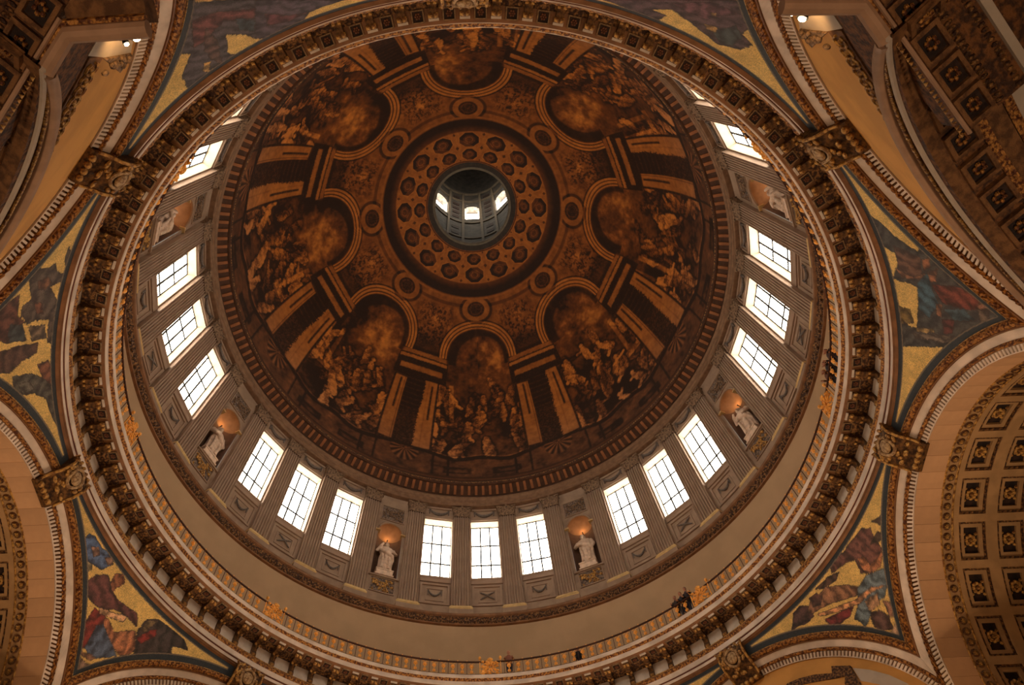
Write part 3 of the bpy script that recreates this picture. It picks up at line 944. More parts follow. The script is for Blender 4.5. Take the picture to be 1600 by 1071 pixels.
link('bed_moulding', lathe_mesh('bed_moulding', [(16.48, 28.76), (16.30, 28.80), (16.06, 28.86), (16.03, 28.90), (17.6, 28.90), (17.6, 28.76)], M['carved_dark'], n=1152,
                                rfun=lambda j, A: (.08 * (np.sin(np.radians(A * 288)) > 0) if j in (1, 2) else .0)), t1)
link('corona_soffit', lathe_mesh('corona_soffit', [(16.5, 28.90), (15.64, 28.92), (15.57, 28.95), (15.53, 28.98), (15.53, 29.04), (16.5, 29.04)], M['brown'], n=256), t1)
link('corona_fascia', lathe_mesh('corona_fascia', [(15.50, 28.99), (15.50, 29.27), (16.3, 29.27), (16.3, 28.99)], M['grey'], n=256), t1)
link('carved_cyma', lathe_mesh('carved_cyma', [(15.49, 29.26), (15.43, 29.31), (15.40, 29.38), (16.3, 29.40), (16.3, 29.26)], M['carved'], n=1152,
                               rfun=lambda j, A: (-.02 * np.abs(np.sin(np.radians(A * 96))) if j == 2 else .0)), t1)
link('kerb', lathe_mesh('kerb', [(15.40, 29.38), (15.37, 29.41), (15.37, 29.61), (15.75, 29.63), (15.75, 29.38)], M['grey'], n=256), t1)

con = MB()
con.prism([(.42, -.98), (.24, -.97), (.22, -.84), (.30, -.62), (.28, -.46), (.12, -.33), (-.14, -.24), (-.32, -.23), (-.37, -.14), (-.35, -.02), (.42, .0)], 'x', -.13, .13)
CON = con.mesh('console', M['console'])
vol = MB()
for x in (-.10, .10):
    vol.tube([(x - .065, -.27, -.20), (x + .065, -.27, -.20)], .085, n=10)
    vol.tube([(x - .05, .10, -.38), (x + .05, .10, -.38)], .06, n=8)
vol.ball((0, .24, -.88), .10, .07, .09, n=8, m=6)
VOL = vol.mesh('volutes', M['goldm'])
FIL = MB().box(-.17, .17, -.44, -.36, -.06, .0).mesh('fillet_cap', M['white'])
cof = MB()
cof.box(-.21, .21, -.50, -.46, -.045, .02); cof.box(-.21, .21, -.14, -.10, -.045, .02)
cof.box(-.21, -.17, -.46, -.14, -.045, .02); cof.box(.17, .21, -.46, -.14, -.045, .02)
COF = cof.mesh('coffer_frame', M['bronze'])
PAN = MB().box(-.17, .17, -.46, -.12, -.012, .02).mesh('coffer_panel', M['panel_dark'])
ros = MB()
for q in range(6):
    ros.ball((.075 * cos(q * pi / 3), -.29 + .075 * sin(q * pi / 3), -.03), .04, .04, .03, n=6, m=4)
ros.ball((0, -.29, -.04), .035, n=6, m=4)
ROS = ros.mesh('rosette', mat('rosette_red', (.17, .065, .03), rough=.5, bump=.2))
for k in range(96):
    a = k * 3.75
    o = link('console', CON, t1, P(16.08, a, 28.91), -radians(a))
    link('volutes', VOL, o); link('fillet_cap', FIL, o, (0, 0, .0))
    a += 1.875
    o = link('coffer_frame', COF, t1, P(16.12, a, 28.90), -radians(a))
    link('coffer_panel', PAN, o); link('rosette', ROS, o)

# ------------------------------------------------------------------ gilded gallery railing
rail = link('gallery_railing', lathe_mesh('gallery_railing', [(15.44, 30.52), (15.42, 30.55), (15.44, 30.60), (15.50, 30.60), (15.52, 30.55), (15.50, 30.52)], M['rail'], n=256))
tag(rail, 'round wrought iron gallery railing with gilded scroll panels', 'railing')
link('bottom_rail', lathe_mesh('bottom_rail', [(15.44, 29.66), (15.44, 29.71), (15.50, 29.71), (15.50, 29.66)], M['rail'], n=256), rail)
post = MB().box(-.012, .012, -.012, .012, 0, .92)
post.ball((0, 0, .99), .05, n=6, m=5, mi=1)
POST = post.mesh('post', [M['rail'], M['gold']])
scr = MB()
for z, r in ((.58, .10), (.22, .075)):
    n0 = 12
    scr.tube([(r * cos(2 * pi * q / n0), -.0, z + r * 1.1 * sin(2 * pi * q / n0)) for q in range(n0 + 1)], .026, n=5, cap=False)
scr.ball((0, -.02, .58), .085, .06, .11, n=8, m=6)
scr.ball((0, -.01, .40), .035, .03, .05, n=6, m=4)
scr.ball((0, -.01, .19), .06, .04, .07, n=8, m=6)
for s in (-1, 1):
    scr.tube([(s * .02, 0, .72), (s * .10, 0, .80), (s * .15, 0, .74)], .018, n=5)
    scr.tube([(s * .02, 0, .08), (s * .10, 0, .05), (s * .15, 0, .11)], .018, n=5)
SCR = scr.mesh('scroll_panel', M['gold'])
bos = MB()
rs = random.Random(4)
for i in range(46):
    x, z = rs.uniform(-.45, .45), rs.uniform(.05, .98)
    bos.ball((x, rs.uniform(-.08, .02), z), rs.uniform(.05, .10), .06, rs.uniform(.05, .11), n=7, m=5)
for q in range(10):
    an = 2 * pi * q / 10
    bos.tube([(.12 * cos(an), -.06, .52 + .12 * sin(an)), (.34 * cos(an), -.08, .52 + .36 * sin(an)), (.42 * cos(an + .25), -.05, .52 + .46 * sin(an + .25))], [.05, .045, .02], n=5)
for s in (-1, 1):
    bos.box(s * .56 - .025, s * .56 + .025, -.02, .03, 0, 1.12)
    bos.ball((s * .56, 0, 1.20), .085, .085, .12, n=8, m=6)
bos.ball((0, -.08, 1.02), .16, .06, .12, n=8, m=6)
BOS = bos.mesh('boss_panel', M['gold'])
for k in range(192):
    a = k * 1.875
    d = (a + 22.5) % 45 - 22.5
    if abs(d) > 2.2:
        link('post', POST, rail, P(15.47, a - .9375, 29.62), -radians(a - .9375))
    if abs(d) > 2.0:
        link('scroll_panel', SCR, rail, P(15.47, a, 29.66), -radians(a))
for k in range(8):
    link('boss_panel', BOS, rail, P(15.45, 45 * k, 29.62), -radians(45 * k))


# ------------------------------------------------------------------ arches, spandrels, keystones
ED, ER, EZ = 16.5, 8.2, 18.13      # extrados: plane distance, radius, centre height
ID, IR, IZ = 17.1, 7.0, 18.53      # intrados


def arch_pt(s, phi, push=0.0):
    """point on the archivolt face, s = 0 extrados .. 1 intrados (local: x along the wall, y outward, z up)"""
    d = ED + (ID - ED) * s; r = ER + (IR - ER) * s; zc = EZ + (IZ - EZ) * s
    # unit direction that leaves the face, towards the rotunda and downwards
    return (r * sin(phi) - push * .55 * sin(phi), d - push * .83, zc + r * cos(phi) - push * .55 * cos(phi))


def arch_strip(name, prof, matl, n=64, lim=None, wob=0.0):
    """prof: list of (s, push); swept from springing to springing, clipped at the neighbouring arch"""
    rows = []
    for s, push in prof:
        d = ED + (ID - ED) * s; r = ER + (IR - ER) * s
        pm = asin(min(1.0, d * tan(radians(22.5)) / r))
        row = []
        for i in range(n + 1):
            ph = -pm + 2 * pm * i / n
            row.append(arch_pt(s, ph, push + (wob * sin(i * 2.1) if 0 < s < 1 else 0)))
        rows.append(row)
    k = n + 1
    v = [p for r in rows for p in r]
    f = [(j * k + i, j * k + i + 1, (j + 1) * k + i + 1, (j + 1) * k + i) for j in range(len(rows) - 1) for i in range(n)]
    return raw_mesh(name, v, f, matl)


BANDS = [('outer_fillet', [(-.005, -.1), (-.005, .05), (.02, .06), (.03, .0)], 'goldm', 0, 64),
         ('carved_band', [(.02, .0), (.04, .06), (.13, .13), (.23, .10), (.26, .03)], 'carved', .03, 220),
         ('brown_fillet', [(.26, .03), (.27, .06), (.31, .06), (.32, .0)], 'brown', 0, 64),
         ('plain_band', [(.32, -.02), (.33, .02), (.61, .02), (.62, -.02)], 'grey', 0, 64),
         ('carved_bead', [(.61, .0), (.63, .06), (.69, .09), (.75, .04), (.76, -.02)], 'carved', .03, 220),
         ('dentil_ground', [(.75, -.08), (.77, -.05), (.985, -.05), (1.0, -.2)], 'brown', 0, 64),
         ('lower_fillet', [(.965, -.05), (.965, .04), (1.0, .04), (1.0, -.1)], 'grey', 0, 64)]
BAND_ME = [(nm, arch_strip(nm, pr, M[mm], n=nn, wob=wb_)) for nm, pr, mm, wb_, nn in BANDS]
dm = MB()
nd_ = 128
for i in range(nd_):
    ph = radians(-84 + 168 * (i + .5) / nd_); w = radians(168 / nd_ * .26)
    q = [arch_pt(s, ph + sg * w, pu) for s in (.77, .965) for sg in (-1, 1) for pu in (-.06, .04)]
    dm.add(q, [(0, 1, 3, 2), (4, 6, 7, 5), (0, 4, 5, 1), (2, 3, 7, 6), (1, 5, 7, 3)])
DENT = dm.mesh('dentil_course', M['grey'])
AP_ = {0: 'bottom, below the frame edge', 45: 'lower right, diagonal', 90: 'right, before the coffered vault', 135: 'upper right, diagonal', 180: 'top, nearest the camera', -135: 'upper left, diagonal', -90: 'left, before the coffered vault', -45: 'lower left, diagonal'}
ANG8 = (0, 45, 90, 135, 180, -135, -90, -45)
for a in ANG8:
    o = tag(empty('stone_arch', (0, 0, 0), -radians(a)), 'round stone arch with gilt carved mouldings, ' + AP_[a], 'arch', 'eight crossing arches', 'structure')
    for nm, me in BAND_ME:
        link(nm, me, o)
    link('dentil_course', DENT, o)['kind'] = 'stuff'

# keystones
KS = MB()
prof = [(0.0, .10), (-.22, .02), (-.42, -.22), (-.40, -.55), (-.16, -.95), (.22, -1.25), (.40, -1.5), (.55, -1.6), (.74, -1.58), (.74, .10)]
KS.prism(prof, 'x', -.64, .64)
KSm = KS.mesh('block', M['console'])
KSE = []
for s in (-1, 1):
    ks_edge = MB()
    ks_edge.tube([(s * .66, y - .03, z) for y, z in prof[1:7]], [.05, .06, .06, .06, .06, .05], n=7)
    ks_edge.tube([(s * .66 - s * .05, -.34, -.28), (s * .7, -.46, -.22), (s * .74, -.44, -.08), (s * .66, -.32, -.05)], .05, n=6)
    KSE.append(ks_edge.mesh('scroll_edge', M['goldm']))
ks_c = MB()
nn_ = 18
ks_c.tube([(.34 * cos(2 * pi * q / nn_), -.40 + .10 * abs(sin(2 * pi * q / nn_)) + .12 * sin(2 * pi * q / nn_) * -1, -.62 + .40 * sin(2 * pi * q / nn_)) for q in range(nn_ + 1)], .07, n=7, cap=False)
ks_c.ball((0, -.34, -.62), .27, .14, .33, n=12, m=8)
KSC = ks_c.mesh('cartouche', mat('cartouche_gilt', (.52, .36, .19), rough=.5, metal=.1, color2=(.22, .12, .05), scale=9, bump=.5))
ks_l = MB()
rs = random.Random(9)
for i in range(26):
    x = rs.uniform(-.55, .55); t_ = rs.uniform(0, 1)
    y = -.30 if t_ < .5 else -.30 + (t_ - .5) * 1.2
    z = -.05 - 1.35 * t_
    if abs(x) < .34 and abs(z + .62) < .4:
        continue
    ks_l.ball((x, y - .06, z), .09, .07, .16, n=7, m=5, rotm=Matrix.Rotation(rs.uniform(-1, 1), 3, 'Y'))
for x in (-.42, -.14, .14, .42):
    ks_l.tube([(x * .8, -.30, -.02), (x, -.46, -.12), (x * 1.15, -.46, -.3)], [.07, .08, .03], n=6)
KSL = ks_l.mesh('acanthus', M['goldm'])
KSB = MB().ball((0, .44, -1.56), .13, .12, .12, n=10, m=8).mesh('bead', M['goldm'])
KP = {0: 'bottom centre', 45: 'lower right', 90: 'right', 135: 'upper right', 180: 'top centre', -135: 'upper left', -90: 'left', -45: 'lower left'}
for a in ANG8:
    o = tag(empty('keystone', P(16.42, a, 27.0), -radians(a)), 'gilded carved keystone with cartouche at the %s of the great cornice' % KP[a], 'keystone', 'arch keystones')
    link('block', KSm, o)
    for e_ in KSE:
        link('scroll_edge', e_, o)
    for x in (-.4, -.13, .13, .4):
        link('bead', KSB, o, (x, 0, 0))
    link('cartouche', KSC, o); link('acanthus', KSL, o)

# spandrel mosaics: figures traced in wall coordinates (degrees from the spandrel centre, height in metres)
FIG = {-67.5:[('8a7a5a',[(-13.7,25.92),(-12.8,26.37),(-10.1,26.28),(-8.6,25.74),(-8.9,25.3)]),('3a4a66',[(-12.7,25.94),(-13.0,26.4),(-11.9,26.57),(-9.8,26.57),(-7.9,26.76),(-6.8,26.6),(-7.3,26.09),(-9.4,25.87),(-11.0,25.72)]),('7a5a48',[(-11.2,26.23),(-10.3,26.47),(-9.4,26.36),(-9.7,26.1)]),('6b5040',[(-8.3,26.46),(-7.6,26.73),(-6.8,26.58),(-7.3,26.38)]),('4a2a26',[(-7.7,25.22),(-7.4,25.77),(-6.2,26.15),(-4.7,26.03),(-3.8,25.93),(-2.2,25.85),(-0.1,25.93),(1.6,26.09),(2.9,25.67),(0.5,25.68),(-1.6,25.51),(-2.9,25.16),(-4.7,25.04),(-6.8,25.05)]),('6b4028',[(-4.7,26.03),(-5.3,26.41),(-4.3,26.65),(-3.2,26.52),(-3.4,26.23),(-3.8,25.93)]),('5e2018',[(-4.0,24.97),(-2.0,25.08),(-1.1,24.79),(-0.5,23.85),(-1.7,23.65),(-3.5,24.21)]),('3c4658',[(-2.0,24.57),(-1.3,24.83),(0.7,24.66),(3.2,24.33),(1.0,23.74),(-0.2,23.64),(-1.1,23.73)]),('86563a',[(-1.9,25.01),(-1.3,25.09),(0.7,24.86),(2.0,25.26),(3.1,25.48),(5.0,25.02),(4.6,24.66),(3.4,24.43),(1.6,24.52),(-1.1,24.79)]),('b08a66',[(-3.5,25.11),(0.5,25.63),(0.8,25.41),(-2.8,25.01)]),('2c2420',[(3.4,25.52),(3.5,26.2),(5.0,26.5),(7.3,26.59),(10.4,26.57),(11.9,26.34),(9.4,26.09),(10.0,25.73),(5.3,24.82),(4.3,25.25)]),('6a2018',[(4.0,25.35),(5.0,25.95),(5.8,26.2),(6.2,25.91),(5.0,25.33)]),('5a4a30',[(3.8,25.7),(3.7,26.18),(5.0,26.42),(4.7,26.03),(4.4,25.71)]),('6e4e3a',[(-1.6,23.48),(-0.1,23.66),(1.0,23.74),(0.5,23.5),(-1.1,23.44)]),('6a5648',[(-0.2,22.77),(-1.1,23.35),(0.1,23.34),(1.7,23.45),(0.7,22.99)])],67.5:[('3c2824',[(-12.1,26.03),(-10.1,26.57),(-8.5,26.6),(-7.4,26.32),(-7.7,25.89),(-9.7,25.9),(-10.7,26.03)]),('6b4a34',[(-6.4,26.42),(-4.4,26.3),(-3.2,26.33),(-0.7,25.78),(0.8,25.26),(-0.5,25.15),(-4.1,25.7),(-6.1,25.92),(-7.9,26.03),(-7.9,26.24)]),('442a22',[(-6.4,26.52),(-5.0,26.45),(-4.7,26.19),(-5.8,26.0),(-6.8,26.19)]),('581e1c',[(-6.7,25.45),(-2.0,25.0),(-3.4,24.84),(-5.9,24.96),(-6.7,25.19)]),('4e3028',[(3.1,26.62),(6.1,26.56),(7.9,26.51),(8.9,26.18),(8.0,25.82),(7.6,25.36),(5.5,25.12),(3.5,25.25),(2.5,25.56),(3.4,26.04),(2.5,26.24),(-0.8,26.48),(-0.1,26.76)]),('8e5c3c',[(3.8,26.0),(4.7,25.81),(4.4,25.44),(6.2,25.34),(7.6,25.36),(5.3,25.06),(3.8,25.22),(3.1,25.57)]),('4e5a60',[(0.4,25.27),(2.9,25.3),(5.5,24.91),(4.3,24.52),(2.3,24.29),(0.4,24.5),(-1.1,24.25),(-2.8,24.14),(-3.2,24.63),(-1.1,24.89)]),('86664a',[(-0.2,24.74),(1.9,24.57),(1.1,24.23),(-0.7,24.36)]),('a87850',[(-7.1,25.82),(-3.5,25.38),(-0.7,25.03),(1.9,24.9),(4.0,24.45),(1.9,24.75),(-1.0,24.88),(-4.6,25.33),(-6.7,25.64)]),('46302a',[(-0.8,24.3),(0.5,24.11),(0.8,23.74),(-0.1,23.29),(-1.6,23.64),(-1.7,24.0)]),('7a5440',[(1.9,24.25),(2.3,23.96),(1.6,23.53),(0.8,23.67)]),('34281e',[(10.0,26.24),(11.5,26.04),(11.9,25.73),(11.0,25.66),(10.3,25.94)]),('34281e',[(7.0,25.87),(9.4,25.84),(9.7,25.46),(8.3,25.6)]),('8a7058',[(-1.0,23.26),(0.8,23.32),(1.1,23.21),(0.2,22.85),(-0.7,22.99)]),('3a281e',[(-4.6,26.59),(-1.9,26.54),(0.1,26.28),(-1.0,26.18),(-3.8,26.38)])],112.5:[('2e2c2a',[(11.6,26.83),(10.3,26.41),(8.6,26.11),(6.5,25.4),(7.9,25.11),(5.9,24.87),(4.1,24.3),(1.9,23.48),(0.7,22.99),(-0.1,22.7),(-2.0,23.54),(-5.2,24.53),(-5.8,24.96),(-7.7,26.67),(-4.4,26.77),(-4.4,26.04),(1.7,25.69),(2.2,26.7),(5.5,26.12),(7.0,26.71)]),('4a3226',[(7.1,26.27),(6.7,26.01),(5.8,25.39),(2.9,25.53),(2.5,26.03),(3.8,26.33)]),('704830',[(5.5,25.34),(5.9,25.01),(4.6,25.12),(4.1,25.37)]),('6a4630',[(3.8,26.49),(2.8,25.84),(3.8,25.24),(4.7,24.81),(3.8,24.95),(2.8,25.61),(2.5,26.26)]),('5a2a1e',[(2.3,25.19),(2.6,24.24),(1.7,23.6),(0.5,23.47),(-0.1,24.17),(0.2,24.9)]),('2e4450',[(2.3,25.73),(3.7,25.26),(1.6,25.21),(-0.2,25.03),(-2.5,25.5),(-1.6,25.85)]),('304048',[(-0.7,24.88),(-0.1,24.12),(-1.3,23.78),(-1.9,24.57)]),('7a4e34',[(3.5,25.24),(3.8,24.95),(2.8,25.01),(2.5,25.21)]),('7a5440',[(1.0,23.62),(1.3,23.39),(0.7,23.31),(0.4,23.59)]),('6a4630',[(-0.2,25.11),(-0.1,24.92),(-1.9,25.05),(-1.7,25.2)]),('46201a',[(-2.2,25.03),(-2.0,24.57),(-3.8,24.72),(-4.3,25.01)]),('806840',[(-4.4,26.07),(-4.0,25.38),(-4.4,25.36),(-4.9,26.08)]),('54463a',[(0.2,23.59),(0.5,23.25),(-1.6,23.37),(-2.2,23.64)]),('5a4820',[(-1.9,26.67),(-1.9,26.25),(-3.8,26.17),(-4.3,26.68)]),('564a40',[(-5.3,26.21),(-4.1,24.5),(-5.3,24.96),(-5.8,26.14)])],-112.5:[('3e342e',[(-8.8,25.27),(-8.9,25.56),(-8.5,25.97),(-9.1,26.22),(-7.9,26.38),(-7.4,26.67),(-6.4,26.68),(-5.9,26.24),(-3.8,26.67),(-1.6,26.7),(2.5,26.75),(2.2,26.53),(-1.3,26.48),(-1.6,25.96),(-1.4,25.6),(-2.6,25.44),(-2.6,25.34),(-3.8,25.32),(-4.6,25.64),(-7.0,25.39)]),('5c3c28',[(-7.0,25.72),(-7.3,26.07),(-6.5,26.3),(-5.6,26.07),(-5.8,25.81)]),('3a302a',[(-9.4,26.58),(-11.3,26.51),(-9.7,26.82),(-8.0,26.76)]),('5a3624',[(-4.1,25.79),(-3.7,26.09),(-2.2,26.19),(-2.5,25.93)]),('4a2c22',[(-4.1,24.5),(-4.9,24.81),(-5.6,25.11),(-2.9,25.18),(-1.6,25.53),(-1.4,25.05),(0.4,24.96),(-0.1,24.6)]),('2c3032',[(-1.9,24.99),(-1.4,25.41),(0.8,25.6),(0.4,24.96),(-0.5,24.9)]),('5a4a3a',[(-1.0,25.67),(-0.5,26.32),(1.4,26.45),(1.1,25.86)]),('3e2a22',[(1.3,24.64),(1.3,25.37),(1.7,26.13),(3.1,26.09),(3.7,25.41),(4.6,25.06),(4.0,24.71)]),('3c3832',[(5.2,25.17),(5.8,25.91),(7.7,26.55),(9.4,26.8),(15.1,26.76),(13.3,26.57),(10.1,26.42),(8.5,25.94),(8.2,25.48),(6.7,25.21)]),('5e3a2a',[(4.9,26.17),(4.7,26.56),(6.7,26.77),(8.5,26.68),(7.0,26.35)]),('4e4a42',[(6.5,25.35),(6.7,25.78),(8.0,25.95),(8.2,25.56)])],-157.5:[('3a3438',[(1.0,23.12),(-3.2,24.61),(-0.1,26.44),(0.2,25.98),(1.6,25.42),(3.2,26.35),(3.1,26.87),(5.8,26.65),(9.5,26.76),(8.3,25.99),(5.5,25.34),(6.1,24.97)]),('55302e',[(2.3,24.02),(0.2,24.19),(-2.6,25.02),(-1.9,25.42),(0.4,24.73),(3.5,25.22),(4.7,25.17)]),('2e383e',[(-0.5,24.97),(-1.7,25.55),(-0.7,26.13),(0.2,25.58)]),('4e3a34',[(2.2,24.67),(2.8,25.57),(4.7,26.74),(4.9,26.33),(4.4,25.62)]),('a08048',[(5.8,26.14),(5.3,26.26),(6.4,26.69),(6.7,26.5)]),('3c343c',[(-3.2,24.61),(-10.4,26.3),(-8.2,26.32),(-6.4,26.37),(-5.5,26.64),(-3.5,26.71),(-0.8,26.7),(-0.1,26.47)]),('4e2c30',[(-2.9,25.47),(-4.4,26.09),(-6.2,26.35),(-4.0,26.43),(-2.2,26.13)])],157.5:[('3e2e32',[(8.2,26.58),(-2.5,23.93),(-5.5,24.78),(-5.5,25.29),(-7.3,25.46),(-7.0,26.03),(-5.2,26.41),(-2.8,26.22),(1.4,25.78),(3.2,26.27),(1.4,26.26),(1.7,26.77),(4.9,26.67),(6.8,26.56)]),('50343a',[(1.9,25.47),(-0.8,24.52),(-3.4,24.54),(-1.7,25.53),(0.4,25.56)]),('2e3434',[(-3.5,25.98),(-4.4,25.08),(-5.9,25.39),(-6.2,26.07),(-5.2,26.31)]),('8a6c3c',[(-2.2,25.77),(-3.4,25.63),(-3.8,25.94),(-2.9,26.0)]),('8a6c3c',[(-1.6,25.08),(-2.0,25.0),(-2.2,25.11),(-1.9,25.21)])]}
SPL = {-67.5: 'gold mosaic spandrel at lower left, maroon robed elder with dark winged angel', 67.5: 'gold mosaic spandrel at lower right, blue robed figures with a long pale scroll',
       112.5: 'gold mosaic spandrel at right, figure in red cloak and blue under a dark wing', -112.5: 'gold mosaic spandrel at left, dark figures crowding the middle',
       -157.5: 'gold mosaic spandrel at top left, purple and grey figures', 157.5: 'gold mosaic spandrel at top right, plum coloured figures',
       22.5: 'gold mosaic spandrel at bottom right edge, mostly out of view', -22.5: 'gold mosaic spandrel at bottom left edge, mostly out of view'}
M['mosaic'] = paint_mat('gold_mosaic', .42, gold=True)
TOPR, TOPZ = 16.42, 26.92


def sp_surface(al, v):
    b = np.radians(22.5 - np.abs(al))
    tt_ = ED * np.tan(b); ph = np.arcsin(np.clip(tt_ / ER, -1, 1))
    ze = EZ + ER * np.cos(ph); re = ED / np.cos(b)
    return re + (TOPR - re) * v, ze + (TOPZ - ze) * v, ze


def inpoly(x, y, poly):
    n = len(poly); c = np.zeros(x.shape, bool); j = n - 1
    for i in range(n):
        xi, yi = poly[i]; xj, yj = poly[j]
        if yi != yj:
            t = ((yi > y) != (yj > y)) & (x < (xj - xi) * (y - yi) / (yj - yi) + xi)
            c ^= t
        j = i
    return c


def sdist(x, y, poly, k=.29):
    d = np.full(x.shape, 1e9)
    n = len(poly)
    for i in range(n):
        d = np.minimum(d, capsule(x * k, y, (poly[i][0] * k, poly[i][1]), (poly[(i + 1) % n][0] * k, poly[(i + 1) % n][1]), 0))
    return d


na_, nv_ = 340, 110
al = np.linspace(-22.45, 22.45, na_); vv = np.linspace(0, 1, nv_)
AL, VV = np.meshgrid(al, vv)
SR, SZ, SE = sp_surface(AL, VV)
edge_d = np.minimum((SZ - SE) * .72, np.minimum(TOPZ - SZ, 9))      # distance to the arches / to the ring
key_d = (22.5 - np.abs(AL)) * .29 - .72
border = np.minimum(edge_d, key_d)
for c in (-157.5, -112.5, -67.5, -22.5, 22.5, 67.5, 112.5, 157.5):
    sd = int(c * 10) % 97
    nA = fbm(AL * .9 + 40, SZ * 3, 60 + sd); nB = fbm(AL * 3 + 40, SZ * 9, 80 + sd, 3)
    wx = AL + (nB - .5) * .4; wz = SZ + (nA - .5) * .08
    colr = np.zeros(AL.shape + (4,))
    gold = np.array([.84, .57, .18])
    colr[..., :3] = gold * (.72 + .5 * nA + .25 * (nB - .5))[..., None]
    colr[..., 3] = .3
    for h, poly in FIG.get(c, []):
        ins = inpoly(wx, wz, poly); d = sdist(wx, wz, poly)
        tone = np.array(lin(h)) * 2.3 + .003
        an_ = (hash_ := (len(poly) * 37 + int(abs(poly[0][0]) * 10)) % 31) * .2
        streak = .60 + .42 * np.sin((AL * .29 * cos(an_) + SZ * sin(an_)) * 13 + nA * 8) + .7 * (nB - .5) + .4 * np.clip(d / .3, 0, 1)
        for q in range(3):
            colr[..., q] = np.where(ins, tone[q] * np.clip(streak, .22, 1.7), colr[..., q])
        colr[..., 3] = np.where(ins, 0, colr[..., 3])
        ol = (~ins) & (d < .025)
        colr[ol] = [.05, .03, .02, 0]
    bl = border < .20
    colr[bl] = [.020, .030, .038, 0]
    colr[bl, :3] *= (.75 + .5 * nB[bl])[:, None]
    ll_ = (border >= .20) & (border < .245)
    colr[ll_] = [.20, .15, .10, 0]
    A = np.radians(c + AL)
    Vs = np.stack([SR * np.sin(A), SR * np.cos(A), SZ], -1)
    o = link('spandrel_mosaic', grid_mesh('spandrel_mosaic', Vs, M['mosaic'], colr))
    tag(o, SPL[c], 'mosaic', 'spandrel mosaics')


# ------------------------------------------------------------------ vaults behind the four main arches
VR, VZ = 7.0, 18.55


def cyl(phi, n, r):
    return (r * sin(phi), n, r * cos(phi))


def cyl_patch(m, p0, p1, n0, n1, r0, r1=None, k=2, mi=0, solid=True):
    """curved slab between two angles; r1 > r0 gives it thickness"""
    r1 = r0 + .25 if r1 is None else r1
    b = []
    for i in range(k + 1):
        ph = p0 + (p1 - p0) * i / k
        b += [cyl(ph, n0, r0), cyl(ph, n1, r0), cyl(ph, n1, r1), cyl(ph, n0, r1)]
    f = []
    for i in range(k):
        o = i * 4; q = o + 4
        for j in range(4):
            f.append((o + j, o + (j + 1) % 4, q + (j + 1) % 4, q + j))
    f += [(0, 1, 2, 3), (k * 4 + 3, k * 4 + 2, k * 4 + 1, k * 4)]
    m.add(b, f, mi)


vb = MB(); cyl_patch(vb, radians(-2.96), radians(2.96), ID, 18.2, VR, VR + .35, k=3)
VOUS = vb.mesh('voussoir', M['soffit'])
rb = MB()
for q in range(10):
    an = 2 * pi * q / 10
    rb.add([(.165 * cos(an), .165 * sin(an), 0), (.165 * cos(an + .63), .165 * sin(an + .63), 0), (.12 * cos(an + .63), .12 * sin(an + .63), -.06), (.12 * cos(an), .12 * sin(an), -.06)], [(0, 1, 2, 3)], 0)
for q in range(5):
    an = 2 * pi * q / 5
    rb.ball((.06 * cos(an), .06 * sin(an), -.02), .04, .04, .035, n=6, m=4, mi=1)
rb.ball((0, 0, -.03), .035, n=6, m=4, mi=1)
GROS = rb.mesh('band_rosette', [M['ochre_dark'], M['goldm']])
CW, CP, CH = 1.08, 1.54, radians(6.2)
# coffer unit, local angle 0, n from 0
cm_frame, cm_ped, cm_ros = MB(), MB(), MB()
def ring_bead(m, h, n0, n1, w, r0, r1, mi=0):
    dw = w / VR
    cyl_patch(m, -h, h, n0, n0 + w, r0, r1, 3, mi); cyl_patch(m, -h, h, n1 - w, n1, r0, r1, 3, mi)
    cyl_patch(m, -h, -h + dw, n0 + w, n1 - w, r0, r1, 1, mi); cyl_patch(m, h - dw, h, n0 + w, n1 - w, r0, r1, 1, mi)
ring_bead(cm_frame, CH, 0, CW, .085, VR + .03, VR + .4)
ring_bead(cm_ped, CH - .085 / VR, .085, CW - .085, .16, VR + .09, VR + .42)
cyl_patch(cm_ros, -CH + .24 / VR, CH - .24 / VR, .24, CW - .24, VR + .20, VR + .42, 2)
BFR, BPD, BBK = cm_frame.mesh('bead_frame', M['carved_dark']), cm_ped.mesh('coffer', M['ochre']), cm_ros.mesh('coffer_ground', M['panel_dark'])
fl_ = MB()
for q in range(8):
    an = 2 * pi * q / 8
    fl_.ball((.17 * cos(an), CW / 2 + .17 * sin(an), VR + .15), .085, .085, .07, n=7, m=5)
fl_.ball((0, CW / 2, VR + .14), .08, .08, .08, n=7, m=5)
for sx in (-1, 1):
    for sy in (-1, 1):
        fl_.ball((sx * .24, CW / 2 + sy * .24, VR + .17), .07, .07, .05, n=6, m=4)
FLW = fl_.mesh('rosette', M['goldm'])
VN = {0: 'bottom', 90: 'right', 180: 'top', -90: 'left'}
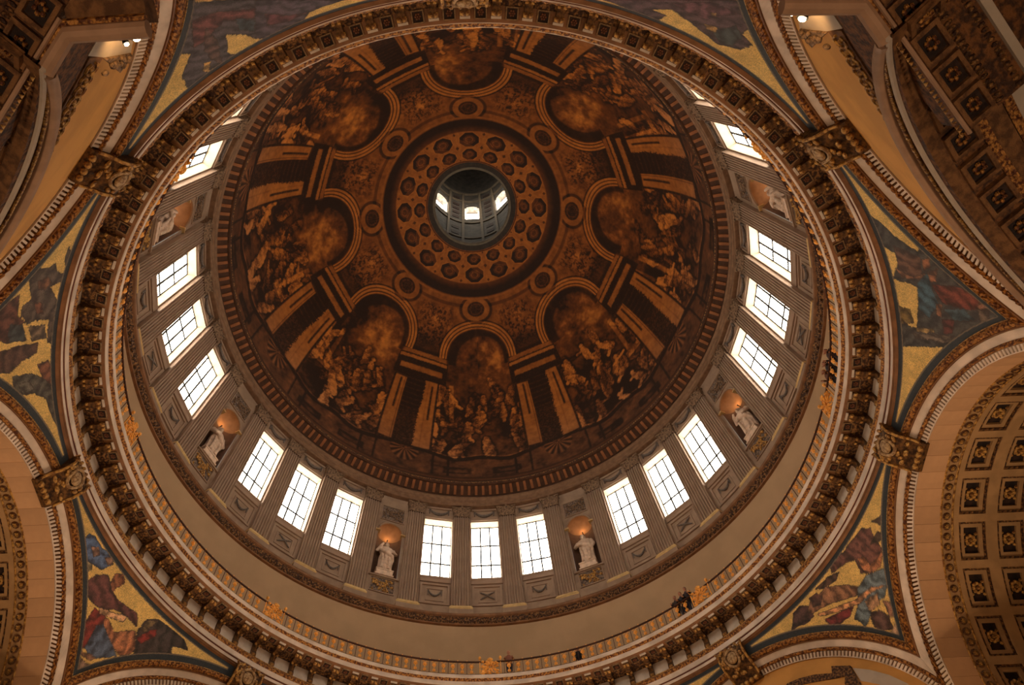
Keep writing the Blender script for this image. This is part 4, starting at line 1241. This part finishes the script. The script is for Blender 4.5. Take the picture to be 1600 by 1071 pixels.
for a in (0, 90, 180, -90):
    o = tag(empty('ceiling_vault', (0, 0, 0), -radians(a)), 'barrel vault with gilded coffers behind the %s arch' % VN[a] if abs(a) == 90 else 'plain barrel vault behind the %s arch' % VN[a], 'vault', kind='structure')
    for i in range(30):
        v = link('voussoir', VOUS, o, (0, 0, VZ)); v.rotation_euler = (0, radians(-87 + 6 * i), 0)
    m = MB(); cyl_patch(m, -pi / 2, pi / 2, 18.2, 18.68, VR + .02, VR + .3, 48)
    link('rosette_band', m.mesh('rosette_band', M['ochre']), o, (0, 0, VZ))
    m = MB()
    for e in (18.2, 18.66):
        m.tube([cyl(radians(q), e, VR) for q in range(-90, 91, 3)], .04, n=5)
    link('band_edge', m.mesh('band_edge', M['goldm']), o, (0, 0, VZ))
    if abs(a) == 90:
        for i in range(54):
            ph = radians(-90 + (i + .5) * 180 / 54)
            v = link('band_rosette', GROS, o, (VR * sin(ph), 18.43, VZ + VR * cos(ph))); v.rotation_euler = (0, ph, 0)
        m = MB()
        nb = [18.68] + sum([[18.92 + CP * j, 18.92 + CP * j + CW] for j in range(4)], []) + [25.2]
        ab = [radians(-90)] + sum([[radians(15 * i) - CH, radians(15 * i) + CH] for i in range(-5, 6)], []) + [radians(90)]
        for i in range(len(ab) - 1):
            for j in range(len(nb) - 1):
                if i % 2 == 1 and j % 2 == 1:
                    continue
                cyl_patch(m, ab[i], ab[i + 1], nb[j], nb[j + 1], VR, VR + .45, 2)
        link('rib_grid', m.mesh('rib_grid', M['ochre']), o, (0, 0, VZ))
        for i in range(-5, 6):
            for j in range(4):
                c = link('coffer', BPD, o, (0, 18.92 + CP * j, VZ)); c.rotation_euler = (0, radians(15 * i), 0)
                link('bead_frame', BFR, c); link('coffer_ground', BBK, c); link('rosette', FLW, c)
    else:
        m = MB(); cyl_patch(m, -pi / 2, pi / 2, 18.68, 25.2, VR, VR + .4, 48)
        link('vault_shell', m.mesh('vault_shell', M['ochre']), o, (0, 0, VZ))
    m = MB().box(-7.6, 7.6, 26.0, 26.3, 0, 27)
    link('end_wall', m.mesh('end_wall', M['ochre']), o)

# piers between the arches
for k in range(8):
    c = 22.5 + 45 * k
    m = MB()
    m.prism([(-.62, 17.75), (.62, 17.75), (1.6, 18.9), (1.2, 22), (-1.2, 22), (-1.6, 18.9)], 'z', 0, 18.6)
    o = link('wall_pier_%d' % (k + 1), m.mesh('wall_pier', M['soffit_d']), None, (0, 0, 0), -radians(c))
    tag(o, 'plain stone pier carrying two arches, the ' + PIER[c if c < 180 else c - 360].split(',')[0], 'pier', 'eight piers', 'structure')

# ------------------------------------------------------------------ diagonal bays
def tor(u, r=6.4, zc=12.6, half=57.0):
    p = radians(half * u); return (r * sin(p), zc + r * cos(p))


LOWA = lambda u: (7.8 * sin(radians(44.5 * u)), 10.2 + 7.8 * cos(radians(44.5 * u)))
NU = 48
DN = {45: 'lower right', 135: 'upper right', -135: 'upper left', -45: 'lower left'}
us = np.linspace(-1, 1, NU + 1)
wall_v, wall_f = [], []
for j in range(7):
    s = j / 6
    for u in us:
        x0, z0 = tor(u); p = radians(90 * u); x1, z1 = IR * sin(p), IZ + IR * cos(p)
        wall_v.append((x0 + (x1 - x0) * s, 16.02 + (ID + .03 - 16.02) * s ** .8, z0 + (z1 - z0) * s))
for j in range(6):
    for i in range(NU):
        wall_f.append((j * (NU + 1) + i, j * (NU + 1) + i + 1, (j + 1) * (NU + 1) + i + 1, (j + 1) * (NU + 1) + i))
# outer face, so that the wall has a body
b = len(wall_v)
wall_v += [(x, y + .5, z + .1) for x, y, z in wall_v[:b]]
wall_f += [tuple(b + i for i in reversed(f)) for f in wall_f[:6 * NU]]
WALLD = raw_mesh('wall_field', wall_v, wall_f, M['soffit_d'], True)
TORM = MB().tube([(tor(u)[0], 15.92, tor(u)[1]) for u in us], .145, n=10).mesh('arch_torus', M['pink'], True)
def mid(u, s):
    a_, b_ = tor(u), LOWA(u); return (a_[0] + (b_[0] - a_[0]) * s, a_[1] + (b_[1] - a_[1]) * s)
mb = MB()
for u in np.linspace(-1, 1, 150):
    x, z = mid(u, .36); mb.ball((x, 15.93, z), .06, .05, .06, n=5, m=4)
BEADS = mb.mesh('bead_row', M['goldm'])
FLD = MB()
f0 = [(mid(u, s)[0], 15.96, mid(u, s)[1]) for s in (.1, 1.0) for u in us]
FLD.add(f0, [(i, i + 1, NU + 1 + i + 1, NU + 1 + i) for i in range(NU)])
FLDM = FLD.mesh('arch_face', M['ochre_dark'])
FILT = MB().tube([(mid(u, .72)[0], 15.93, mid(u, .72)[1]) for u in us], .06, n=6).mesh('arch_fillet', M['off_white'])
sof = MB()
for n0, n1, dz, mi in ((15.96, 16.25, 0, 0), (16.25, 16.95, .0, 1), (16.95, 17.15, -.04, 2), (17.15, 17.55, 0, 0), (17.55, 17.75, -.04, 2), (17.75, 20.5, 0, 3)):
    q = [(LOWA(u)[0], nn2, LOWA(u)[1] + dz) for nn2 in (n0, n1) for u in us]
    sof.add(q, [(i, i + 1, NU + 1 + i + 1, NU + 1 + i) for i in range(NU)], mi)
SOFM = sof.mesh('lower_soffit', [M['ochre_mid'], M['ochre_dark'], M['carved'], M['off_white']])
cfr = MB()
cfr.box(-.36, .36, 0, .10, -.10, .05); cfr.box(-.36, .36, .58, .68, -.10, .05); cfr.box(-.36, -.26, .1, .58, -.10, .05); cfr.box(.26, .36, .1, .58, -.10, .05)
CFR = cfr.mesh('coffer', M['ochre_mid'])
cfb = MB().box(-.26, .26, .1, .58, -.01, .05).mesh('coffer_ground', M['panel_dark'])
cro = MB()
for q in range(6):
    cro.ball((.11 * cos(q * pi / 3), .34 + .11 * sin(q * pi / 3), -.04), .06, .06, .05, n=6, m=4)
CRO = cro.mesh('rosette', M['carved'])
zig = MB()
for i in range(34):
    x = 2.85 + i * .1
    zig.add([(x, 16.02, -.0), (x + .09, 16.02, 0), (x + .045, 16.11, 0), (x + .045, 16.05, -.05)], [(0, 1, 3), (1, 2, 3), (2, 0, 3)])
relief = [(5.5, 18.29), (5.53, 17.65), (5.03, 17.76), (4.39, 17.87), (3.78, 17.92), (2.87, 18.39), (2.5, 18.5), (2.99, 18.63), (3.69, 18.58), (4.48, 18.41), (5.05, 18.33)]
wedge = [(5.98, 17.52), (6.01, 16.27), (5.46, 16.43), (4.9, 16.92), (4.33, 17.45), (3.78, 17.88), (5.03, 17.76), (5.56, 17.62)]
white = [(5.95, 19.26), (5.99, 17.51), (5.58, 17.55), (5.49, 18.38), (5.53, 19.68)]
capital = [(5.55, 19.62), (5.47, 18.37), (5.33, 18.84), (5.02, 19.68), (5.3, 19.74)]


def mir(poly, s):
    return [(x * s, z) for x, z in poly]


for a in (45, 135, -135, -45):
    o = tag(empty('diagonal_bay', (0, 0, 0), -radians(a)), 'diagonal bay with plain orange wall above a moulded lower arch, ' + DN[a], 'bay', 'diagonal bays', 'structure')
    link('wall_field', WALLD, o); link('arch_torus', TORM, o); link('bead_row', BEADS, o)['kind'] = 'stuff'
    link('arch_face', FLDM, o); link('arch_fillet', FILT, o); link('lower_soffit', SOFM, o)
    if abs(a) == 45:
        sx = 1 if a > 0 else -1
        fr_ = [(1.58, 24.32), (2.2, 24.19), (2.88, 23.94), (3.54, 23.56), (3.66, 23.86), (4.36, 23.41), (4.35, 23.28), (4.37, 22.44), (3.9, 22.0), (3.78, 22.83), (3.96, 23.14), (3.52, 23.3), (2.3, 23.84), (1.2, 24.1)]
        link('carved_frame', MB().prism([(x * sx, z) for x, z in fr_], 'y', 16.9, 17.3).mesh('carved_frame', M['carved_dark']), o)
        link('pale_block', MB().prism([(x * sx, z) for x, z in [(4.39, 23.29), (4.95, 22.81), (5.49, 22.18), (5.92, 21.45), (4.4, 22.0)]], 'y', 16.95, 17.3).mesh('pale_block', M['off_white']), o)
        continue
    for i in range(-6, 7):
        u = i / 6.4
        x, z = LOWA(u)
        c = link('coffer', CFR, o, (x, 16.26, z)); c.rotation_euler = (0, radians(44.5 * u), 0)
        link('coffer_ground', cfb, c); link('rosette', CRO, c)
    s = 1 if a > 0 else -1
    # straight cornice beam and its coffered underside
    bm_ = MB(); x0, x1 = sorted((s * 2.85, s * 7.4))
    bm_.box(x0, x1, 16.2, 18.4, 16.08, 17.0)
    link('beam', bm_.mesh('beam', M['ochre_dark']), o)
    link('zigzag_moulding', raw_mesh('zigzag_moulding', [(x * s, y, z + 16.05) for x, y, z in zig.v], zig.f, M['goldm']), o)['kind'] = 'stuff'
    link('beam_fillet', MB().tube([(s * 2.82, 16.17, 16.05), (s * 6.3, 16.17, 16.05)], .045, n=6).mesh('beam_fillet', M['pink']), o)
    for nn2, w in ((16.86, .09), (17.26, .07)):
        m = MB(); rs = random.Random(3)
        for i in range(30):
            m.ball((s * (2.95 + i * .115), nn2, 16.06), .045, w, .04, n=6, m=4)
        link('leaf_moulding', m.mesh('leaf_moulding', M['carved_dark']), o)
    m = MB(); m.box(x0, x1, 17.40, 17.55, 15.98, 16.1)
    link('plain_strip', m.mesh('plain_strip', M['off_white']), o)
    for i in range(5):
        c = link('coffer', CFR, o, (s * (3.25 + i * .74), 16.2, 16.06)); c.scale = (.92, .8, 1)
        link('coffer_ground', cfb, c); link('rosette', CRO, c)
    # pier cornice that turns the corner, with its coffered soffit
    path = [(s * 7.19, 14.97, 16.02), (s * 6.17, 15.93, 16.02), (s * 5.37, 15.93, 16.02)]
    link('pier_cornice', MB().tube(path, .15, n=10).mesh('pier_cornice', M['pink']), o)
    link('pier_cornice_carving', MB().tube([(x + s * .12, y + .13, z + .02) for x, y, z in path], .07, n=6).mesh('pier_cornice_carving', M['carved']), o)
    m = MB(); m.prism([(s * 7.25, 15.05), (s * 6.25, 16.0), (s * 8.4, 18.2), (s * 9.4, 17.2)], 'z', 16.1, 16.6)
    link('pier_soffit', m.mesh('pier_soffit', M['ochre_mid']), o)
    for i in range(3):
        c = link('coffer', CFR, o, (s * (7.02 - i * .1 + .28), 15.50 + .36, 16.12)); c.scale = (.8, .8, 1)
        c.location = (s * (6.95 + .18 - (i - 1) * .42), 15.62 + .18 + (i - 1) * .42, 16.12); c.rotation_euler = (0, 0, -s * radians(45))
        link('coffer_ground', cfb, c); link('rosette', CRO, c)
    link('scroll_frieze', MB().prism(mir(relief, s), 'y', 15.97, 16.5).mesh('scroll_frieze', M['ochre_mid']), o)
    m = MB()
    for i in range(9):
        t0 = .04 + i * .11
        cx_ = 5.35 - 2.6 * t0; cz_ = 18.0 + .50 * t0
        m.tube([(s * (cx_ + .16 * cos(q * .7)), 15.95, cz_ + .22 * sin(q * .7)) for q in range(9)], .035, n=5)
        m.ball((s * cx_, 15.95, cz_), .06, .05, .08, n=6, m=4)
    link('scroll_carving', m.mesh('scroll_carving', M['goldm']), o)
    link('dark_frieze', MB().prism(mir(wedge, s), 'y', 16.0, 16.5).mesh('dark_frieze', M['ochre_dark']), o)
    link('pier_block', MB().prism(mir(white, s), 'y', 15.98, 16.6).mesh('pier_block', M['off_white']), o)
    m = MB().prism(mir(capital, s), 'y', 15.94, 16.4)
    rs = random.Random(2)
    for i in range(14):
        m.ball((s * rs.uniform(5.1, 5.5), 15.92, rs.uniform(18.7, 19.6)), .07, .06, .1, n=6, m=4)
    link('pilaster_capital', m.mesh('pilaster_capital', M['cap']), o)

# ------------------------------------------------------------------ visitors leaning on the railing
SKIN = mat('skin', (.50, .24, .15), bump=0)
def person(a, r, label, top, legs, hair, hat=None, lean=.25, hgt=1.7):
    o = tag(empty('person', P(r, a, 29.62), -radians(a)), label, 'person', 'gallery visitors')
    s = hgt / 1.7
    m = MB()
    hy = -lean
    m.tube([(0, hy * .75, 1.36 * s), (0, hy * .95, 1.5 * s)], [.065, .055], n=8)
    m.ball((0, hy, 1.58 * s), .08, .10, .125, n=10, m=8)
    m.ball((0, hy - .10, 1.57 * s), .016, .02, .02, n=5, m=4)
    for sx in (-1, 1):
        m.ball((sx * .082, hy, 1.57 * s), .012, .025, .03, n=5, m=4)
        m.tube([(sx * .20, hy * .8 - .22, 1.06 * s), (sx * .18, hy * .8 - .30, 1.04 * s)], [.034, .04], n=7)
        for q in range(4):
            m.tube([(sx * (.155 + .018 * q), hy * .8 - .29, 1.05 * s), (sx * (.15 + .018 * q), hy * .8 - .36 + .01 * abs(q - 1), 1.04 * s), (sx * (.15 + .018 * q), hy * .8 - .375, .99 * s)], .009, n=5)
        m.tube([(sx * .215, hy * .8 - .25, 1.05 * s), (sx * .235, hy * .8 - .30, 1.03 * s)], .011, n=5)
    m.tube([(0, hy * .6, 1.3 * s), (0, hy * .8, 1.42 * s)], [.09, .07], n=8)
    link('body', m.mesh('body', SKIN, True), o)
    m = MB()
    m.tube([(0, 0, .86 * s), (0, hy * .3, 1.05 * s), (0, hy * .6, 1.28 * s), (0, hy * .75, 1.41 * s)], [.165, .16, .185, .09], n=12)
    for sx in (-1, 1):
        m.tube([(sx * .17, hy * .66, 1.34 * s), (sx * .25, hy * .6 - .02, 1.12 * s), (sx * .20, hy * .8 - .23, 1.06 * s)], [.07, .055, .042], n=8)
    link('jacket', m.mesh('jacket', mat('jacket', top, var=.1, bump=.1), True), o)
    m = MB()
    for sx in (-1, 1):
        m.tube([(sx * .09, 0, .92 * s), (sx * .1, -.02, .5 * s), (sx * .1, .02, .08)], [.1, .075, .055], n=8)
        m.box(sx * .1 - .05, sx * .1 + .05, -.18, .08, 0, .09)
    link('trousers', m.mesh('trousers', mat('trousers', legs, var=.1, bump=.1), True), o)
    m = MB(); m.ball((0, hy + .025, 1.62 * s), .092, .105, .11, n=10, m=7)
    link('hair', m.mesh('hair', mat('hair', hair, var=.15, bump=.3), True), o)


person(42.2, 15.70, 'visitor with reddish face and dark jacket by the lower right gilt boss', (.03, .02, .025), (.03, .03, .05), (.12, .04, .03), lean=.2, hgt=1.75)
person(40.9, 15.72, 'visitor in dark coat with brown hair, second from the lower right boss', (.02, .02, .03), (.03, .03, .05), (.08, .04, .025), lean=.2, hgt=1.66)
person(39.6, 15.72, 'visitor with pinkish face, third from the lower right boss', (.05, .035, .03), (.04, .04, .05), (.25, .11, .07), lean=.2, hgt=1.62)
person(17.6, 15.85, 'dark clothed child standing behind the bottom right railing panels', (.012, .01, .012), (.02, .02, .03), (.03, .02, .015), lean=.05, hgt=1.2)
person(3.8, 15.70, 'visitor with pink cap beside the bottom centre gilt boss', (.30, .12, .08), (.05, .05, .08), (.60, .20, .12), lean=.2, hgt=1.66)
person(97.6, 15.72, 'visitor with auburn hair at the right railing, farthest from the boss', (.06, .03, .03), (.04, .04, .05), (.22, .06, .025), lean=.2, hgt=1.66)
person(95.3, 15.72, 'visitor with black hair at the right railing', (.03, .025, .03), (.04, .04, .05), (.012, .01, .01), lean=.2, hgt=1.68)
person(93.9, 15.72, 'visitor with golden hair at the right railing beside the boss', (.16, .06, .03), (.04, .04, .05), (.75, .42, .12), lean=.2, hgt=1.66)
